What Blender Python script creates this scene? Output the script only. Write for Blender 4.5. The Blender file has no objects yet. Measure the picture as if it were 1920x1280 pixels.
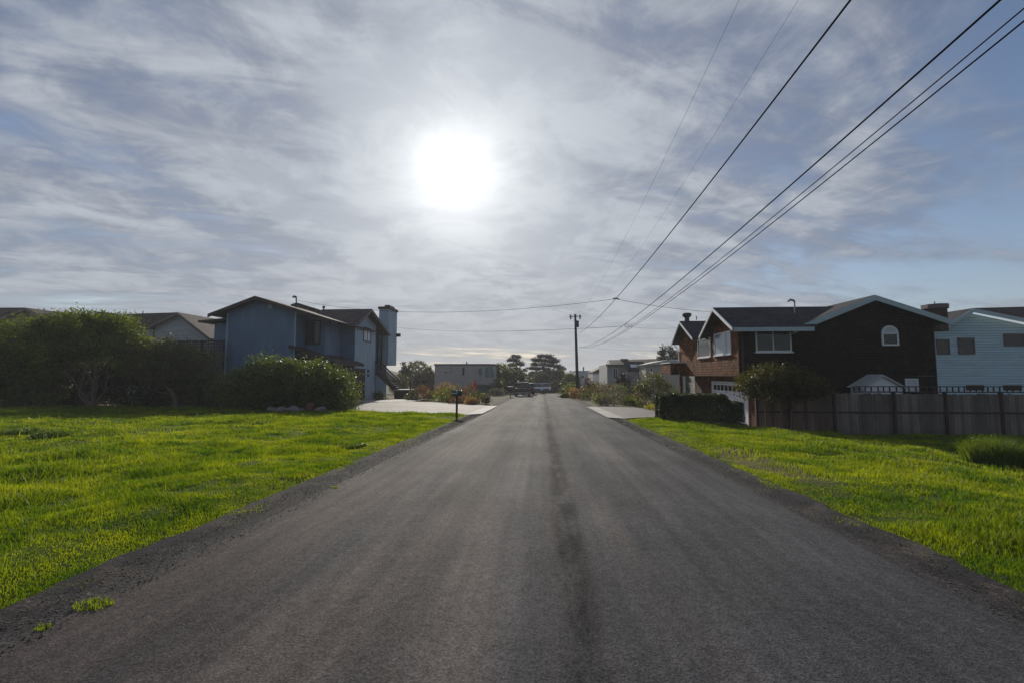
import bpy, bmesh, math, random
import numpy as np
from mathutils import Vector, noise
R = math.radians
rng = np.random.default_rng(7); random.seed(7)
sc = bpy.context.scene

# ---------------------------------------------------------------- camera
F = 853.3; YAW = R(3.81); PIT = R(4.22); CH = 1.6
cam = bpy.data.cameras.new('camera'); co = bpy.data.objects.new('camera', cam); sc.collection.objects.link(co)
cam.sensor_width = 36; cam.lens = 16.0; cam.clip_end = 12000; cam.clip_start = .05
co.location = (0, 0, CH); co.rotation_euler = (R(90) + PIT, 0, YAW); sc.camera = co
RT = Vector((math.cos(YAW), math.sin(YAW), 0))
FW = Vector((-math.sin(YAW) * math.cos(PIT), math.cos(YAW) * math.cos(PIT), math.sin(PIT)))
UP = RT.cross(FW)
def ray(u, v): return FW + RT * ((u - 960) / F) + UP * ((640 - v) / F)
def P(u, v, Y):                       # surveyed point: direction seen in the photo, at a known distance down the road
    d = ray(u, v); t = Y / d.y
    return Vector((0, 0, CH)) + d * t
def PX(u, v, X):                      # the same on a plane parallel to the road
    d = ray(u, v); t = X / d.x
    return Vector((0, 0, CH)) + d * t
def X_at(u, Y): return P(u, 703, Y).x
def Y_at(u, X): return PX(u, 703, X).y

# ---------------------------------------------------------------- light
SUN = ray(855, 325).normalized()
SEL = math.asin(SUN.z); SAZ = math.atan2(SUN.x, SUN.y)
sl = bpy.data.lights.new('sun', 'SUN'); sl.energy = 4.2; sl.angle = R(1.2); sl.color = (1, .93, .80)
so = bpy.data.objects.new('sun', sl); sc.collection.objects.link(so)
so.rotation_euler = SUN.to_track_quat('Z', 'Y').to_euler(); so.location = (0, 0, 60)
sc.view_settings.view_transform = 'Standard'; sc.view_settings.look = 'None'
sc.view_settings.exposure = 0.0; sc.view_settings.gamma = 1
sc.view_settings.use_curve_mapping = False
try:
    sc.cycles.use_denoising = True; sc.cycles.volume_bounces = 0; sc.cycles.max_bounces = 6
    sc.cycles.transparent_max_bounces = 8; sc.cycles.sample_clamp_indirect = 4
except Exception: pass

# ---------------------------------------------------------------- node helper
class NT:
    def __init__(s, tree): s.t = tree; s.n = tree.nodes; s.l = tree.links
    def new(s, typ, **k):
        nd = s.n.new(typ)
        for a, b in k.items(): setattr(nd, a, b)
        return nd
    def put(s, sock, val):
        if val is None: return
        if isinstance(val, bpy.types.NodeSocket): s.l.new(val, sock)
        elif isinstance(val, (tuple, list)) and len(val) == 3 and sock.type == 'RGBA': sock.default_value = (*val, 1)
        else: sock.default_value = val
    def math(s, op, a, b=None, c=None, clamp=False):
        nd = s.new('ShaderNodeMath', operation=op, use_clamp=clamp)
        s.put(nd.inputs[0], a); s.put(nd.inputs[1], b)
        if c is not None: s.put(nd.inputs[2], c)
        return nd.outputs[0]
    def vm(s, op, a, b=None):
        nd = s.new('ShaderNodeVectorMath', operation=op); s.put(nd.inputs[0], a); s.put(nd.inputs[1], b)
        return nd.outputs['Value'] if op in ('DOT_PRODUCT', 'LENGTH') else nd.outputs[0]
    def mix(s, f, a, b, mode='MIX'):
        nd = s.new('ShaderNodeMix', data_type='RGBA', blend_type=mode)
        s.put(nd.inputs[0], f); s.put(nd.inputs[6], a); s.put(nd.inputs[7], b)
        return nd.outputs[2]
    def ramp(s, f, a, b, lo=0., hi=1., interp='SMOOTHSTEP'):
        nd = s.new('ShaderNodeMapRange', interpolation_type=interp)
        s.put(nd.inputs[0], f); nd.inputs[1].default_value = a; nd.inputs[2].default_value = b
        nd.inputs[3].default_value = lo; nd.inputs[4].default_value = hi
        return nd.outputs[0]
    def noise(s, vec, scale, detail=4, rough=.5, dist=0., dim='3D'):
        nd = s.new('ShaderNodeTexNoise', noise_dimensions=dim); s.put(nd.inputs['Vector'], vec)
        nd.inputs['Scale'].default_value = scale; nd.inputs['Detail'].default_value = detail
        nd.inputs['Roughness'].default_value = rough; nd.inputs['Distortion'].default_value = dist
        return nd.outputs[0]
    def xyz(s, v): nd = s.new('ShaderNodeSeparateXYZ'); s.put(nd.inputs[0], v); return nd.outputs
    def comb(s, x, y, z):
        nd = s.new('ShaderNodeCombineXYZ'); s.put(nd.inputs[0], x); s.put(nd.inputs[1], y); s.put(nd.inputs[2], z); return nd.outputs[0]
    def bump(s, h, strength=.5, dist=.02):
        nd = s.new('ShaderNodeBump'); s.put(nd.inputs['Height'], h); nd.inputs['Strength'].default_value = strength
        nd.inputs['Distance'].default_value = dist; return nd.outputs[0]

# ---------------------------------------------------------------- sky
w = bpy.data.worlds.new('World'); sc.world = w; w.use_nodes = True
n = NT(w.node_tree); n.n.clear()
sky = n.new('ShaderNodeTexSky', sky_type='NISHITA', sun_disc=False)
sky.sun_elevation = SEL; sky.sun_rotation = SAZ; sky.air_density = 1.0; sky.dust_density = .6; sky.ozone_density = 2.0
D = n.new('ShaderNodeTexCoord').outputs['Generated']
D = n.vm('NORMALIZE', D)
dx, dy, dz = n.xyz(D)
el = n.math('MAXIMUM', dz, 0.0)
base = n.mix(1.0, sky.outputs[0], (.086, .085, .088), 'MULTIPLY')
sd = n.vm('DOT_PRODUCT', D, tuple(SUN)); ang = n.math('ARCCOSINE', n.math('MINIMUM', sd, .99999))
# cloud sheet seen in perspective
den = n.math('ADD', el, .13)
px_ = n.math('DIVIDE', dx, den); py_ = n.math('DIVIDE', dy, den)
ca, sa = math.cos(R(-24)), math.sin(R(-24))
qx = n.math('ADD', n.math('MULTIPLY', px_, ca), n.math('MULTIPLY', py_, -sa))
qy = n.math('ADD', n.math('MULTIPLY', px_, sa), n.math('MULTIPLY', py_, ca))
cv = n.comb(qx, n.math('MULTIPLY', qy, 1.7), 3.4)
c1 = n.noise(cv, .62, 7, .52, .8)
c2 = n.noise(n.comb(n.math('MULTIPLY', qx, 1.0), n.math('MULTIPLY', qy, 3.2), 8.0), 1.5, 8, .6, .6)
c3 = n.noise(n.comb(px_, n.math('MULTIPLY', py_, 1.0), 1.0), 3.4, 9, .62, .4)
cm = n.math('ADD', n.math('MULTIPLY', c1, .57), n.math('ADD', n.math('MULTIPLY', c2, .29), n.math('MULTIPLY', c3, .16)))
# more veil around the sun, thinner away to the right
bias = n.ramp(ang, .15, 1.15, .11, -.035, 'LINEAR')
rgt = n.ramp(dx, .25, .75, 0, -.032, 'LINEAR')
cm = n.math('ADD', n.math('ADD', cm, n.ramp(ang, .05, .40, .10, 0)), n.math('ADD', bias, rgt))
cov = n.ramp(cm, .385, .585)
det = n.ramp(c3, .38, .62)
det = n.math('ADD', n.math('MULTIPLY', det, .32), n.math('MULTIPLY', n.ramp(cm, .47, .63), .68))
glow = n.math('POWER', n.math('MAXIMUM', n.math('SUBTRACT', 1.0, n.math('DIVIDE', ang, .62)), 0.0), 3.0)
core = n.math('EXPONENT', n.math('MULTIPLY', n.math('DIVIDE', ang, .052), -1.0))
core2 = n.math('EXPONENT', n.math('MULTIPLY', n.math('DIVIDE', ang, .14), -1.0))
cl = n.mix(det, (.155, .185, .265), (.475, .515, .575))
gcol = n.mix(1.0, (.30, .30, .28), (1, 1, 1), 'MULTIPLY')
gg = n.new('ShaderNodeVectorMath', operation='SCALE'); n.put(gg.inputs[0], (.12, .12, .11)); n.put(gg.inputs['Scale'], glow)
cl = n.mix(1.0, cl, gg.outputs[0], 'ADD')
col = n.mix(cov, base, cl)
# pale band of thick air on the horizon
hb = n.math('EXPONENT', n.math('MULTIPLY', el, -9.0))
hz = n.mix(n.ramp(ang, .2, 1.3), (.50, .49, .47), (.31, .35, .43))
col = n.mix(n.math('MULTIPLY', hb, .8), col, hz)
s1 = n.new('ShaderNodeVectorMath', operation='SCALE'); n.put(s1.inputs[0], (1.0, 1.0, .97)); n.put(s1.inputs['Scale'], core)
s2 = n.new('ShaderNodeVectorMath', operation='SCALE'); n.put(s2.inputs[0], (.46, .46, .44)); n.put(s2.inputs['Scale'], core2)
col = n.mix(1.0, col, s1.outputs[0], 'ADD'); col = n.mix(1.0, col, s2.outputs[0], 'ADD')
dim = n.ramp(ang, 1.0, 2.0, 1.0, .80)
ds = n.new('ShaderNodeVectorMath', operation='SCALE'); n.put(ds.inputs[0], col); n.put(ds.inputs['Scale'], dim)
bg = n.new('ShaderNodeBackground'); n.put(bg.inputs[0], ds.outputs[0]); bg.inputs[1].default_value = 1.0
n.l.new(bg.outputs[0], n.new('ShaderNodeOutputWorld').inputs[0])

# ---------------------------------------------------------------- terrain function
SLOPE = .0188
def ss(a, b, x):
    t = np.clip((np.asarray(x, float) - a) / (b - a), 0, 1); return t * t * (3 - 2 * t)
def gz0(X, Y):
    X = np.asarray(X, float); Y = np.asarray(Y, float)
    z = -SLOPE * np.minimum(Y, 80) - .045 * np.clip(Y - 80, 0, 90)
    z = z - .45 * ss(5, 13, X) * (1 - ss(40, 50, Y)) - .45 * ss(19, 22, Y) * ss(6.5, 9, X) * (1 - ss(36, 44, Y))
    return z
def lawn(X, Y):       # how much the ground is lawn rather than road
    X = np.asarray(X, float); Y = np.asarray(Y, float)
    return np.where(X < 0, ss(-3.75, -4.6, X), ss(3.55, 4.4, X))
def gz(X, Y):
    X = np.asarray(X, float); Y = np.asarray(Y, float)
    b = (np.sin(X * .83 + Y * .31) * np.sin(Y * .57 - X * .22) * .07 + np.sin(X * 2.1 - Y * 1.3) * np.sin(Y * 1.9 + X * .7 + 1) * .035
         + np.sin(X * 4.3 + Y * 3.7) * np.sin(Y * 5.1 - X * 2.3) * .014)
    near = np.where(X < 0, 1 - ss(22, 24, Y), 1 - ss(18, 20, Y)) * .75 + .25
    return gz0(X, Y) + lawn(X, Y) * (.03 + (b * near))
def g(x, y): return float(gz(x, y))

# ---------------------------------------------------------------- mesh helpers
class MB:
    def __init__(s): s.v = []; s.f = []
    def add(s, vs, fs):
        o = len(s.v); s.v += [tuple(map(float, q)) for q in vs]; s.f += [tuple(i + o for i in f) for f in fs]; return s
    def box(s, x0, x1, y0, y1, z0, z1):
        return s.add([(x0,y0,z0),(x1,y0,z0),(x1,y1,z0),(x0,y1,z0),(x0,y0,z1),(x1,y0,z1),(x1,y1,z1),(x0,y1,z1)],
                     [(0,3,2,1),(4,5,6,7),(0,1,5,4),(1,2,6,5),(2,3,7,6),(3,0,4,7)])
    def ext(s, pts, vec):
        k = len(pts); vec = Vector(vec); a = [Vector(p) for p in pts]; b = [p + vec for p in a]
        return s.add(a + b, [tuple(range(k)), tuple(range(2*k-1, k-1, -1))] + [(i, (i+1)%k, (i+1)%k+k, i+k) for i in range(k)])
    def bar(s, p0, p1, w, h=None, up=(0,0,1)):
        h = h or w; p0 = Vector(p0); p1 = Vector(p1); d = (p1-p0).normalized(); u = Vector(up)
        if abs(d.dot(u)) > .95: u = Vector((0,1,0))
        r = d.cross(u).normalized(); u = r.cross(d).normalized()
        q = [p0 + r*a*w/2 + u*b*h/2 for a, b in ((-1,-1),(1,-1),(1,1),(-1,1))]
        return s.ext(q, p1-p0)
    def tube(s, pts, rad, seg=8, cap=True):
        pts = [Vector(p) for p in pts]; k = len(pts)
        if not hasattr(rad, '__len__'): rad = [rad]*k
        vs = []; fs = []; ref = None
        for i, p in enumerate(pts):
            d = (pts[min(i+1,k-1)] - pts[max(i-1,0)]).normalized()
            if ref is None:
                ref = Vector((1,0,0)) if abs(d.x) < .8 else Vector((0,1,0))
            a = (ref - d*ref.dot(d)).normalized(); ref = a; b = d.cross(a)
            for j in range(seg):
                t = 2*math.pi*j/seg; vs.append(p + (a*math.cos(t)+b*math.sin(t))*rad[i])
        for i in range(k-1):
            for j in range(seg):
                fs.append((i*seg+j, i*seg+(j+1)%seg, (i+1)*seg+(j+1)%seg, (i+1)*seg+j))
        if cap: fs += [tuple(range(seg))[::-1], tuple(range((k-1)*seg, k*seg))]
        return s.add(vs, fs)
    def build(s, name, mat, parent=None, smooth=False, bevel=0):
        o3 = Vector(parent.matrix_world.translation) if parent is not None else Vector((0,0,0))
        if parent is not None: o3 = Vector(parent['_o']) if '_o' in parent else o3
        me = bpy.data.meshes.new(name)
        me.from_pydata([(a-o3.x, b-o3.y, c-o3.z) for a,b,c in s.v], [], s.f)
        bm = bmesh.new(); bm.from_mesh(me); bmesh.ops.recalc_face_normals(bm, faces=bm.faces)
        if bevel: bmesh.ops.bevel(bm, geom=bm.edges[:], offset=bevel, segments=1, affect='EDGES')
        bm.to_mesh(me); bm.free()
        if smooth: me.shade_smooth()
        me.materials.append(mat)
        return link(name, me, parent)
def link(name, me, parent=None, loc=None):
    o = bpy.data.objects.new(name, me); sc.collection.objects.link(o)
    if parent is not None:
        o.parent = parent; o['_o'] = parent['_o'] if '_o' in parent else (0,0,0)
    return o
def npmesh(name, V, Fq, mat, parent=None, tri=False, smooth=False, attr=None):
    o3 = np.array(parent['_o']) if parent is not None and '_o' in parent else np.zeros(3)
    V = np.asarray(V, np.float64) - o3; Fq = np.asarray(Fq, np.int32); k = Fq.shape[1]
    me = bpy.data.meshes.new(name)
    me.vertices.add(len(V)); me.vertices.foreach_set('co', V.astype(np.float32).ravel())
    me.loops.add(Fq.size); me.loops.foreach_set('vertex_index', Fq.ravel())
    me.polygons.add(len(Fq)); me.polygons.foreach_set('loop_start', np.arange(0, Fq.size, k, dtype=np.int32))
    me.update(calc_edges=True)
    if attr is not None:
        at = me.attributes.new('tone', 'FLOAT', 'POINT'); at.data.foreach_set('value', np.asarray(attr, np.float32))
    if smooth: me.shade_smooth()
    me.materials.append(mat)
    return link(name, me, parent)
def tag(o, label=None, cat=None, group=None, kind=None):
    if label: o['label'] = label
    if cat: o['category'] = cat
    if group: o['group'] = group
    if kind: o['kind'] = kind
    return o
def thing(name, loc, label, cat, group=None):
    o = bpy.data.objects.new(name, None); sc.collection.objects.link(o); o.location = loc; o['_o'] = tuple(loc)
    return tag(o, label, cat, group)
def lin(r, gg, b):
    f = lambda c: (c/255/12.92) if c/255 <= .04045 else ((c/255+.055)/1.055)**2.4
    return (f(r), f(gg), f(b))

# ---------------------------------------------------------------- materials
def mat_new(name):
    m = bpy.data.materials.new(name); m.use_nodes = True; t = NT(m.node_tree); t.n.clear()
    out = t.new('ShaderNodeOutputMaterial'); return m, t, out
def prin(t, out, col, rough=.7, nrm=None, metal=0, spec=.5):
    p = t.new('ShaderNodeBsdfPrincipled'); t.put(p.inputs['Base Color'], col); t.put(p.inputs['Roughness'], rough)
    p.inputs['Metallic'].default_value = metal; t.put(p.inputs['Specular IOR Level'], spec)
    if nrm is not None: t.l.new(nrm, p.inputs['Normal'])
    t.l.new(p.outputs[0], out.inputs[0]); return p
def pos(t): return t.new('ShaderNodeNewGeometry').outputs['Position']
def wallvec(t):
    ge = t.new('ShaderNodeNewGeometry'); x, y, z = t.xyz(ge.outputs['Position']); nx, ny, nz = t.xyz(ge.outputs['True Normal'])
    c = t.math('GREATER_THAN', t.math('ABSOLUTE', nx), t.math('ABSOLUTE', ny))
    u = t.math('ADD', t.math('MULTIPLY', y, c), t.math('MULTIPLY', x, t.math('SUBTRACT', 1.0, c)))
    return u, z
def M_plain(name, col, rough=.7, var=.25, scale=3, metal=0, spec=.4, bump=.15, bscale=40):
    m, t, out = mat_new(name); p = pos(t)
    a = t.noise(p, scale, 6, .6); b = t.noise(p, scale*9, 3, .6)
    f = t.math('ADD', t.math('MULTIPLY', a, .65), t.math('MULTIPLY', b, .35))
    k = t.ramp(f, .25, .75, 1-var, 1+var, 'LINEAR')
    c = t.new('ShaderNodeVectorMath', operation='SCALE'); t.put(c.inputs[0], col); t.put(c.inputs['Scale'], k)
    nr = t.bump(t.noise(p, bscale, 3), bump, .01) if bump else None
    prin(t, out, c.outputs[0], t.ramp(a, .3, .7, max(.03, rough-.08), min(1, rough+.08)), nr, metal, spec)
    return m
def M_siding(name, col, pitch=.2, vertical=True, depth=.6, var=.2, dark=.55, isl=False):
    m, t, out = mat_new(name); u, z = wallvec(t); q = u if vertical else z
    s = t.math('FRACT', t.math('DIVIDE', q, pitch)); gr = t.ramp(s, .02, .14, 0, 1)
    idx = t.math('FLOOR', t.math('DIVIDE', q, pitch))
    v = t.noise(t.comb(t.math('MULTIPLY', u, 1.0 if vertical else .3), idx if not vertical else 0.0, t.math('MULTIPLY', z, .35 if vertical else 1.0)), 1.6, 6, .65)
    fine = t.noise(t.comb(t.math('MULTIPLY', u, 12 if vertical else 1.5), 0.0, t.math('MULTIPLY', z, 1.5 if vertical else 12)), 3, 4, .6)
    k = t.math('MULTIPLY', t.ramp(v, .3, .7, 1-var, 1+var, 'LINEAR'), t.ramp(fine, .3, .7, .9, 1.1, 'LINEAR'))
    k = t.math('MULTIPLY', k, t.ramp(gr, 0, 1, dark, 1, 'LINEAR'))
    if isl: k = t.math('MULTIPLY', k, t.ramp(t.new('ShaderNodeNewGeometry').outputs['Random Per Island'], 0, 1, .6, 1.35, 'LINEAR'))
    c = t.new('ShaderNodeVectorMath', operation='SCALE'); t.put(c.inputs[0], col); t.put(c.inputs['Scale'], k)
    prin(t, out, c.outputs[0], .62, t.bump(t.math('ADD', gr, t.math('MULTIPLY', fine, .15)), depth, .012), 0, .35)
    return m
def M_shingle(name, cols, bw=.14, bh=.13, depth=.8, rough=.8, mort=.012):
    m, t, out = mat_new(name); u, z = wallvec(t)
    wob = t.math('MULTIPLY', t.math('SUBTRACT', t.noise(t.comb(t.math('MULTIPLY', u, 7.0), z, 0.0), 1.0, 2), .5), .035)
    row = t.math('FLOOR', t.math('DIVIDE', z, bh))
    jit = t.new('ShaderNodeTexWhiteNoise', noise_dimensions='1D'); t.put(jit.inputs['W'], row)
    zz = t.math('ADD', z, wob); row2 = t.math('FLOOR', t.math('DIVIDE', zz, bh)); fz = t.math('FRACT', t.math('DIVIDE', zz, bh))
    j2 = t.new('ShaderNodeTexWhiteNoise', noise_dimensions='1D'); t.put(j2.inputs['W'], row2)
    uu = t.math('ADD', t.math('DIVIDE', u, bw), t.math('MULTIPLY', j2.outputs[0], 7.3))
    col_i = t.math('FLOOR', uu); fu = t.math('FRACT', uu)
    wn = t.new('ShaderNodeTexWhiteNoise', noise_dimensions='2D'); t.put(wn.inputs['Vector'], t.comb(col_i, row2, 0.0))
    big = t.noise(t.comb(u, z, 0.0), 1.3, 5, .65)
    f = t.math('ADD', t.math('MULTIPLY', wn.outputs[0], .7), t.math('MULTIPLY', t.ramp(big, .3, .7, -.35, .65), .5))
    c = t.mix(t.ramp(f, 0, 1, 0, 1, 'LINEAR'), cols[0], cols[1])
    edge = t.math('MULTIPLY', t.ramp(fu, 0, .08, .35, 1), t.ramp(fz, 0, .16, .25, 1))
    c2 = t.new('ShaderNodeVectorMath', operation='SCALE'); t.put(c2.inputs[0], c); t.put(c2.inputs['Scale'], edge)
    h = t.math('ADD', t.math('MULTIPLY', t.math('SUBTRACT', 1.0, fz), .7), t.math('MULTIPLY', edge, .5))
    h = t.math('ADD', h, t.math('MULTIPLY', wn.outputs[0], .4))
    prin(t, out, c2.outputs[0], rough, t.bump(h, depth, .02), 0, .1)
    return m
def M_glass(name, col=(.02,.025,.03), rough=.06):
    m, t, out = mat_new(name); p = pos(t)
    prin(t, out, col, rough, t.bump(t.noise(p, 1.2, 2), .04, .02), 0, .5); return m
def M_leaf(name, c0, c1, trans=.45, rough=.45, spec=.4, ns=1.3, tmul=1.6):
    m, t, out = mat_new(name); ge = t.new('ShaderNodeNewGeometry')
    ri = ge.outputs['Random Per Island']; nz = t.noise(ge.outputs['Position'], ns, 4, .6)
    f = t.math('ADD', t.math('MULTIPLY', ri, .6), t.math('MULTIPLY', t.ramp(nz, .35, .65), .4))
    c = t.mix(f, c0, c1)
    p = t.new('ShaderNodeBsdfPrincipled'); t.put(p.inputs['Base Color'], c); p.inputs['Roughness'].default_value = rough
    p.inputs['Specular IOR Level'].default_value = spec
    tr = t.new('ShaderNodeBsdfTranslucent')
    ct = t.mix(1.0, c, (tmul*1.15, tmul*1.0, tmul*.35), 'MULTIPLY'); t.put(tr.inputs[0], ct)
    mx = t.new('ShaderNodeMixShader'); mx.inputs[0].default_value = trans
    t.l.new(p.outputs[0], mx.inputs[1]); t.l.new(tr.outputs[0], mx.inputs[2]); t.l.new(mx.outputs[0], out.inputs[0]); return m
def M_bark(name, col):
    m, t, out = mat_new(name); p = t.vm('MULTIPLY', pos(t), (1,1,.3))
    a = t.noise(p, 9, 7, .7, .4); prin(t, out, t.mix(a, tuple(x*.4 for x in col), tuple(min(1,x*1.5) for x in col)), .85, t.bump(a, .8, .03), 0, .2); return m

def mk_asphalt():
    m, t, out = mat_new('asphalt'); p = pos(t); x, y, z = t.xyz(p)
    xw = t.math('ADD', x, t.math('MULTIPLY', t.math('SUBTRACT', t.noise(t.comb(0.0, y, 0.0), .35, 4), .5), .22))
    vor = t.new('ShaderNodeTexVoronoi'); t.put(vor.inputs['Vector'], p); vor.inputs['Scale'].default_value = 85
    vd = vor.outputs['Distance']; vc = t.xyz(vor.outputs['Color'])[0]
    vor2 = t.new('ShaderNodeTexVoronoi'); t.put(vor2.inputs['Vector'], p); vor2.inputs['Scale'].default_value = 33
    big = t.noise(t.comb(t.math('MULTIPLY', x, 1.4), t.math('MULTIPLY', y, .14), 0.0), 1.0, 6, .62)
    pat = t.noise(p, .5, 6, .65); fine = t.noise(p, 60, 3, .7); mid = t.noise(p, 14, 4, .7)
    k = t.ramp(big, .3, .7, .72, 1.3, 'LINEAR')
    k = t.math('MULTIPLY', k, t.ramp(pat, .3, .7, .80, 1.2, 'LINEAR'))
    k = t.math('MULTIPLY', k, t.ramp(fine, .3, .7, .68, 1.34, 'LINEAR'))
    k = t.math('MULTIPLY', k, t.ramp(t.xyz(vor.outputs['Color'])[1], 0, 1, .74, 1.26, 'LINEAR'))
    k = t.math('MULTIPLY', k, t.ramp(mid, .3, .7, .80, 1.22, 'LINEAR'))
    sp = t.math('MULTIPLY', t.ramp(vc, .86, .99), t.ramp(vd, .25, .1)); k = t.math('ADD', k, t.math('MULTIPLY', sp, 1.6))
    def band(c, wd, amp):
        d = t.math('ABSOLUTE', t.math('SUBTRACT', xw, c)); return t.math('MULTIPLY', t.ramp(d, wd, wd*.15), amp)
    # coarse dark paving seam right of the middle, worn paler wheel paths
    nb = t.noise(t.comb(t.math('MULTIPLY', x, 2.0), t.math('MULTIPLY', y, .5), 5.0), 1.6, 5, .7)
    seam = t.math('MULTIPLY', band(.27, .24, 1.0), t.ramp(nb, .34, .60, .15, 1.0))
    k = t.math('MULTIPLY', k, t.math('SUBTRACT', 1.0, t.math('MULTIPLY', seam, .55)))
    k = t.math('MULTIPLY', k, t.math('ADD', 1.0, band(-.42, .5, .34)))
    k = t.math('MULTIPLY', k, t.math('ADD', 1.0, band(-1.8, .5, .16)))
    k = t.math('MULTIPLY', k, t.math('ADD', 1.0, band(1.45, .5, .14)))
    st = t.noise(t.comb(t.math('MULTIPLY', xw, 7.0), t.math('MULTIPLY', y, .09), 2.0), 1.0, 5, .6); k = t.math('MULTIPLY', k, t.ramp(st, .3, .7, .86, 1.16, 'LINEAR'))
    warm = t.mix(t.ramp(t.math('ADD', big, t.math('MULTIPLY', x, -.05)), .4, .7), (.052, .051, .056), (.063, .052, .050))
    c = t.new('ShaderNodeVectorMath', operation='SCALE'); t.put(c.inputs[0], warm); t.put(c.inputs['Scale'], k)
    h = t.math('ADD', t.math('MULTIPLY', vd, .9), t.math('ADD', t.math('MULTIPLY', vor2.outputs['Distance'], t.math('ADD', .25, t.math('MULTIPLY', seam, .8))), t.math('MULTIPLY', fine, .6)))
    prin(t, out, c.outputs[0], .85, t.bump(h, .4, .007), 0, t.math('MULTIPLY', t.math('MINIMUM', k, 1.8), .09)); return m
def mk_gravel_edge():
    m, t, out = mat_new('shoulder_asphalt'); p = pos(t)
    vor = t.new('ShaderNodeTexVoronoi'); t.put(vor.inputs['Vector'], p); vor.inputs['Scale'].default_value = 45
    a = t.noise(p, 2.0, 7, .7); b = t.noise(p, 35, 4, .7)
    c = t.mix(t.ramp(a, .42, .66), (.017, .016, .018), (.055, .046, .041)); k = t.math('MULTIPLY', t.ramp(b, .3, .7, .5, 1.5, 'LINEAR'), t.ramp(t.xyz(vor.outputs['Color'])[0], .7, 1, 1, 1.9))
    x_ = t.math('ABSOLUTE', t.math('ADD', t.xyz(p)[0], .08)); inn = t.ramp(t.math('ADD', x_, t.math('MULTIPLY', t.math('SUBTRACT', t.noise(p, 3, 6, .75), .5), .38)), 3.26, 3.46)
    c = t.mix(inn, (.038, .036, .037), c)
    c2 = t.new('ShaderNodeVectorMath', operation='SCALE'); t.put(c2.inputs[0], c); t.put(c2.inputs['Scale'], k)
    prin(t, out, c2.outputs[0], .95, t.bump(t.math('ADD', vor.outputs['Distance'], b), .6, .007), 0, .15); return m
def mk_ground():
    m, t, out = mat_new('ground'); p = pos(t); x, y, z = t.xyz(p)
    a = t.noise(p, .7, 7, .65, .5); b = t.noise(p, 22, 5, .7); d = t.noise(p, 5, 5, .7)
    grn = t.mix(t.ramp(a, .3, .7), (.030, .062, .006), (.075, .105, .010)); grn = t.mix(t.ramp(d, .45, .75), grn, (.06, .055, .022))
    dirt = t.mix(d, (.10, .078, .055), (.19, .16, .125))
    # mown lots green, garden beds and dunes beyond earthy
    far = t.math('MAXIMUM', t.ramp(y, 30, 31), t.math('MULTIPLY', t.ramp(x, 4.2, 4.6), t.ramp(y, 20.3, 20.8)))
    c = t.mix(t.math('MULTIPLY', far, .8), grn, dirt)
    px2 = t.math('DIVIDE', t.math('SUBTRACT', x, 4.45), .7); py2 = t.math('DIVIDE', t.math('SUBTRACT', y, 10.0), 2.6); rr_ = t.math('ADD', t.math('SQRT', t.math('ADD', t.math('MULTIPLY', px2, px2), t.math('MULTIPLY', py2, py2))), t.math('SUBTRACT', t.noise(p, 3, 5, .7), .5))
    c = t.mix(t.ramp(rr_, 1.0, .6), c, (.12, .09, .055))
    k = t.ramp(b, .3, .7, .6, 1.35, 'LINEAR'); c2 = t.new('ShaderNodeVectorMath', operation='SCALE'); t.put(c2.inputs[0], c); t.put(c2.inputs['Scale'], k)
    prin(t, out, c2.outputs[0], .95, t.bump(b, .8, .04), 0, .1); return m
def mk_concrete(name, c0, c1):
    m, t, out = mat_new(name); p = pos(t); x, y, z = t.xyz(p)
    a = t.noise(p, .55, 7, .7, .6); b = t.noise(p, 40, 4, .7); s = t.noise(t.comb(t.math('MULTIPLY', x, 3), t.math('MULTIPLY', y, .6), 0.0), 1, 5, .6)
    c = t.mix(t.ramp(a, .35, .68), c0, c1); k = t.math('MULTIPLY', t.ramp(b, .3, .7, .85, 1.12, 'LINEAR'), t.ramp(s, .3, .7, .85, 1.1, 'LINEAR'))
    jx = t.math('FRACT', t.math('DIVIDE', x, 3.1)); jy = t.math('FRACT', t.math('DIVIDE', y, 3.1)); jo = t.math('MULTIPLY', t.ramp(jx, 0, .012, .55, 1), t.ramp(jy, 0, .012, .55, 1))
    k = t.math('MULTIPLY', k, jo)
    c2 = t.new('ShaderNodeVectorMath', operation='SCALE'); t.put(c2.inputs[0], c); t.put(c2.inputs['Scale'], k)
    prin(t, out, c2.outputs[0], .8, t.bump(b, .3, .008), 0, .3); return m
ASPH = mk_asphalt(); SHO = mk_gravel_edge(); GRD = mk_ground()
DRIVE = mk_concrete('driveway_concrete', (.115, .102, .10), (.165, .145, .14)); APRON = mk_concrete('pale_concrete', (.27, .255, .24), (.38, .36, .335))
SEA = M_plain('sea', (.10, .13, .15), .25, .2, .05, bump=.3, bscale=.3)
DUNE = M_plain('dune', (.13, .13, .08), .95, .5, .15, bump=.6, bscale=1)
BLUE = M_siding('blue_siding', (.130, .205, .300), .2, True); BLUE_LIT = M_siding('lit_blue_shingle_siding', (.33, .42, .50), .17, True)  # second blue is a paler copy: lit look of the street side put into colour
BROOF = M_shingle('brown_roof_shingle', ((.060, .045, .042), (.105, .082, .076)), .25, .10, .4)
DTRIM = M_plain('dark_brown_trim', (.040, .028, .028), .7, .2); TAUPE = M_plain('taupe_fascia', (.14, .115, .115), .7, .15)
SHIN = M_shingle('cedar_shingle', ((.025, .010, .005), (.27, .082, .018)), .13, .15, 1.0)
SHIND = M_shingle('shaded_cedar_shingle', ((.007, .005, .004), (.034, .021, .015)), .14, .15, 1.0)  # darker copy of the cedar: shade on the camera-side wall put into its colour
KROOF = M_shingle('charcoal_roof_shingle', ((.030, .028, .034), (.062, .058, .068)), .25, .09, .4)
WHITE = M_plain('white_paint', (.76, .76, .76), .5, .08); PALE = M_plain('pale_blue_fascia', (.42, .50, .53), .55, .1)
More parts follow.
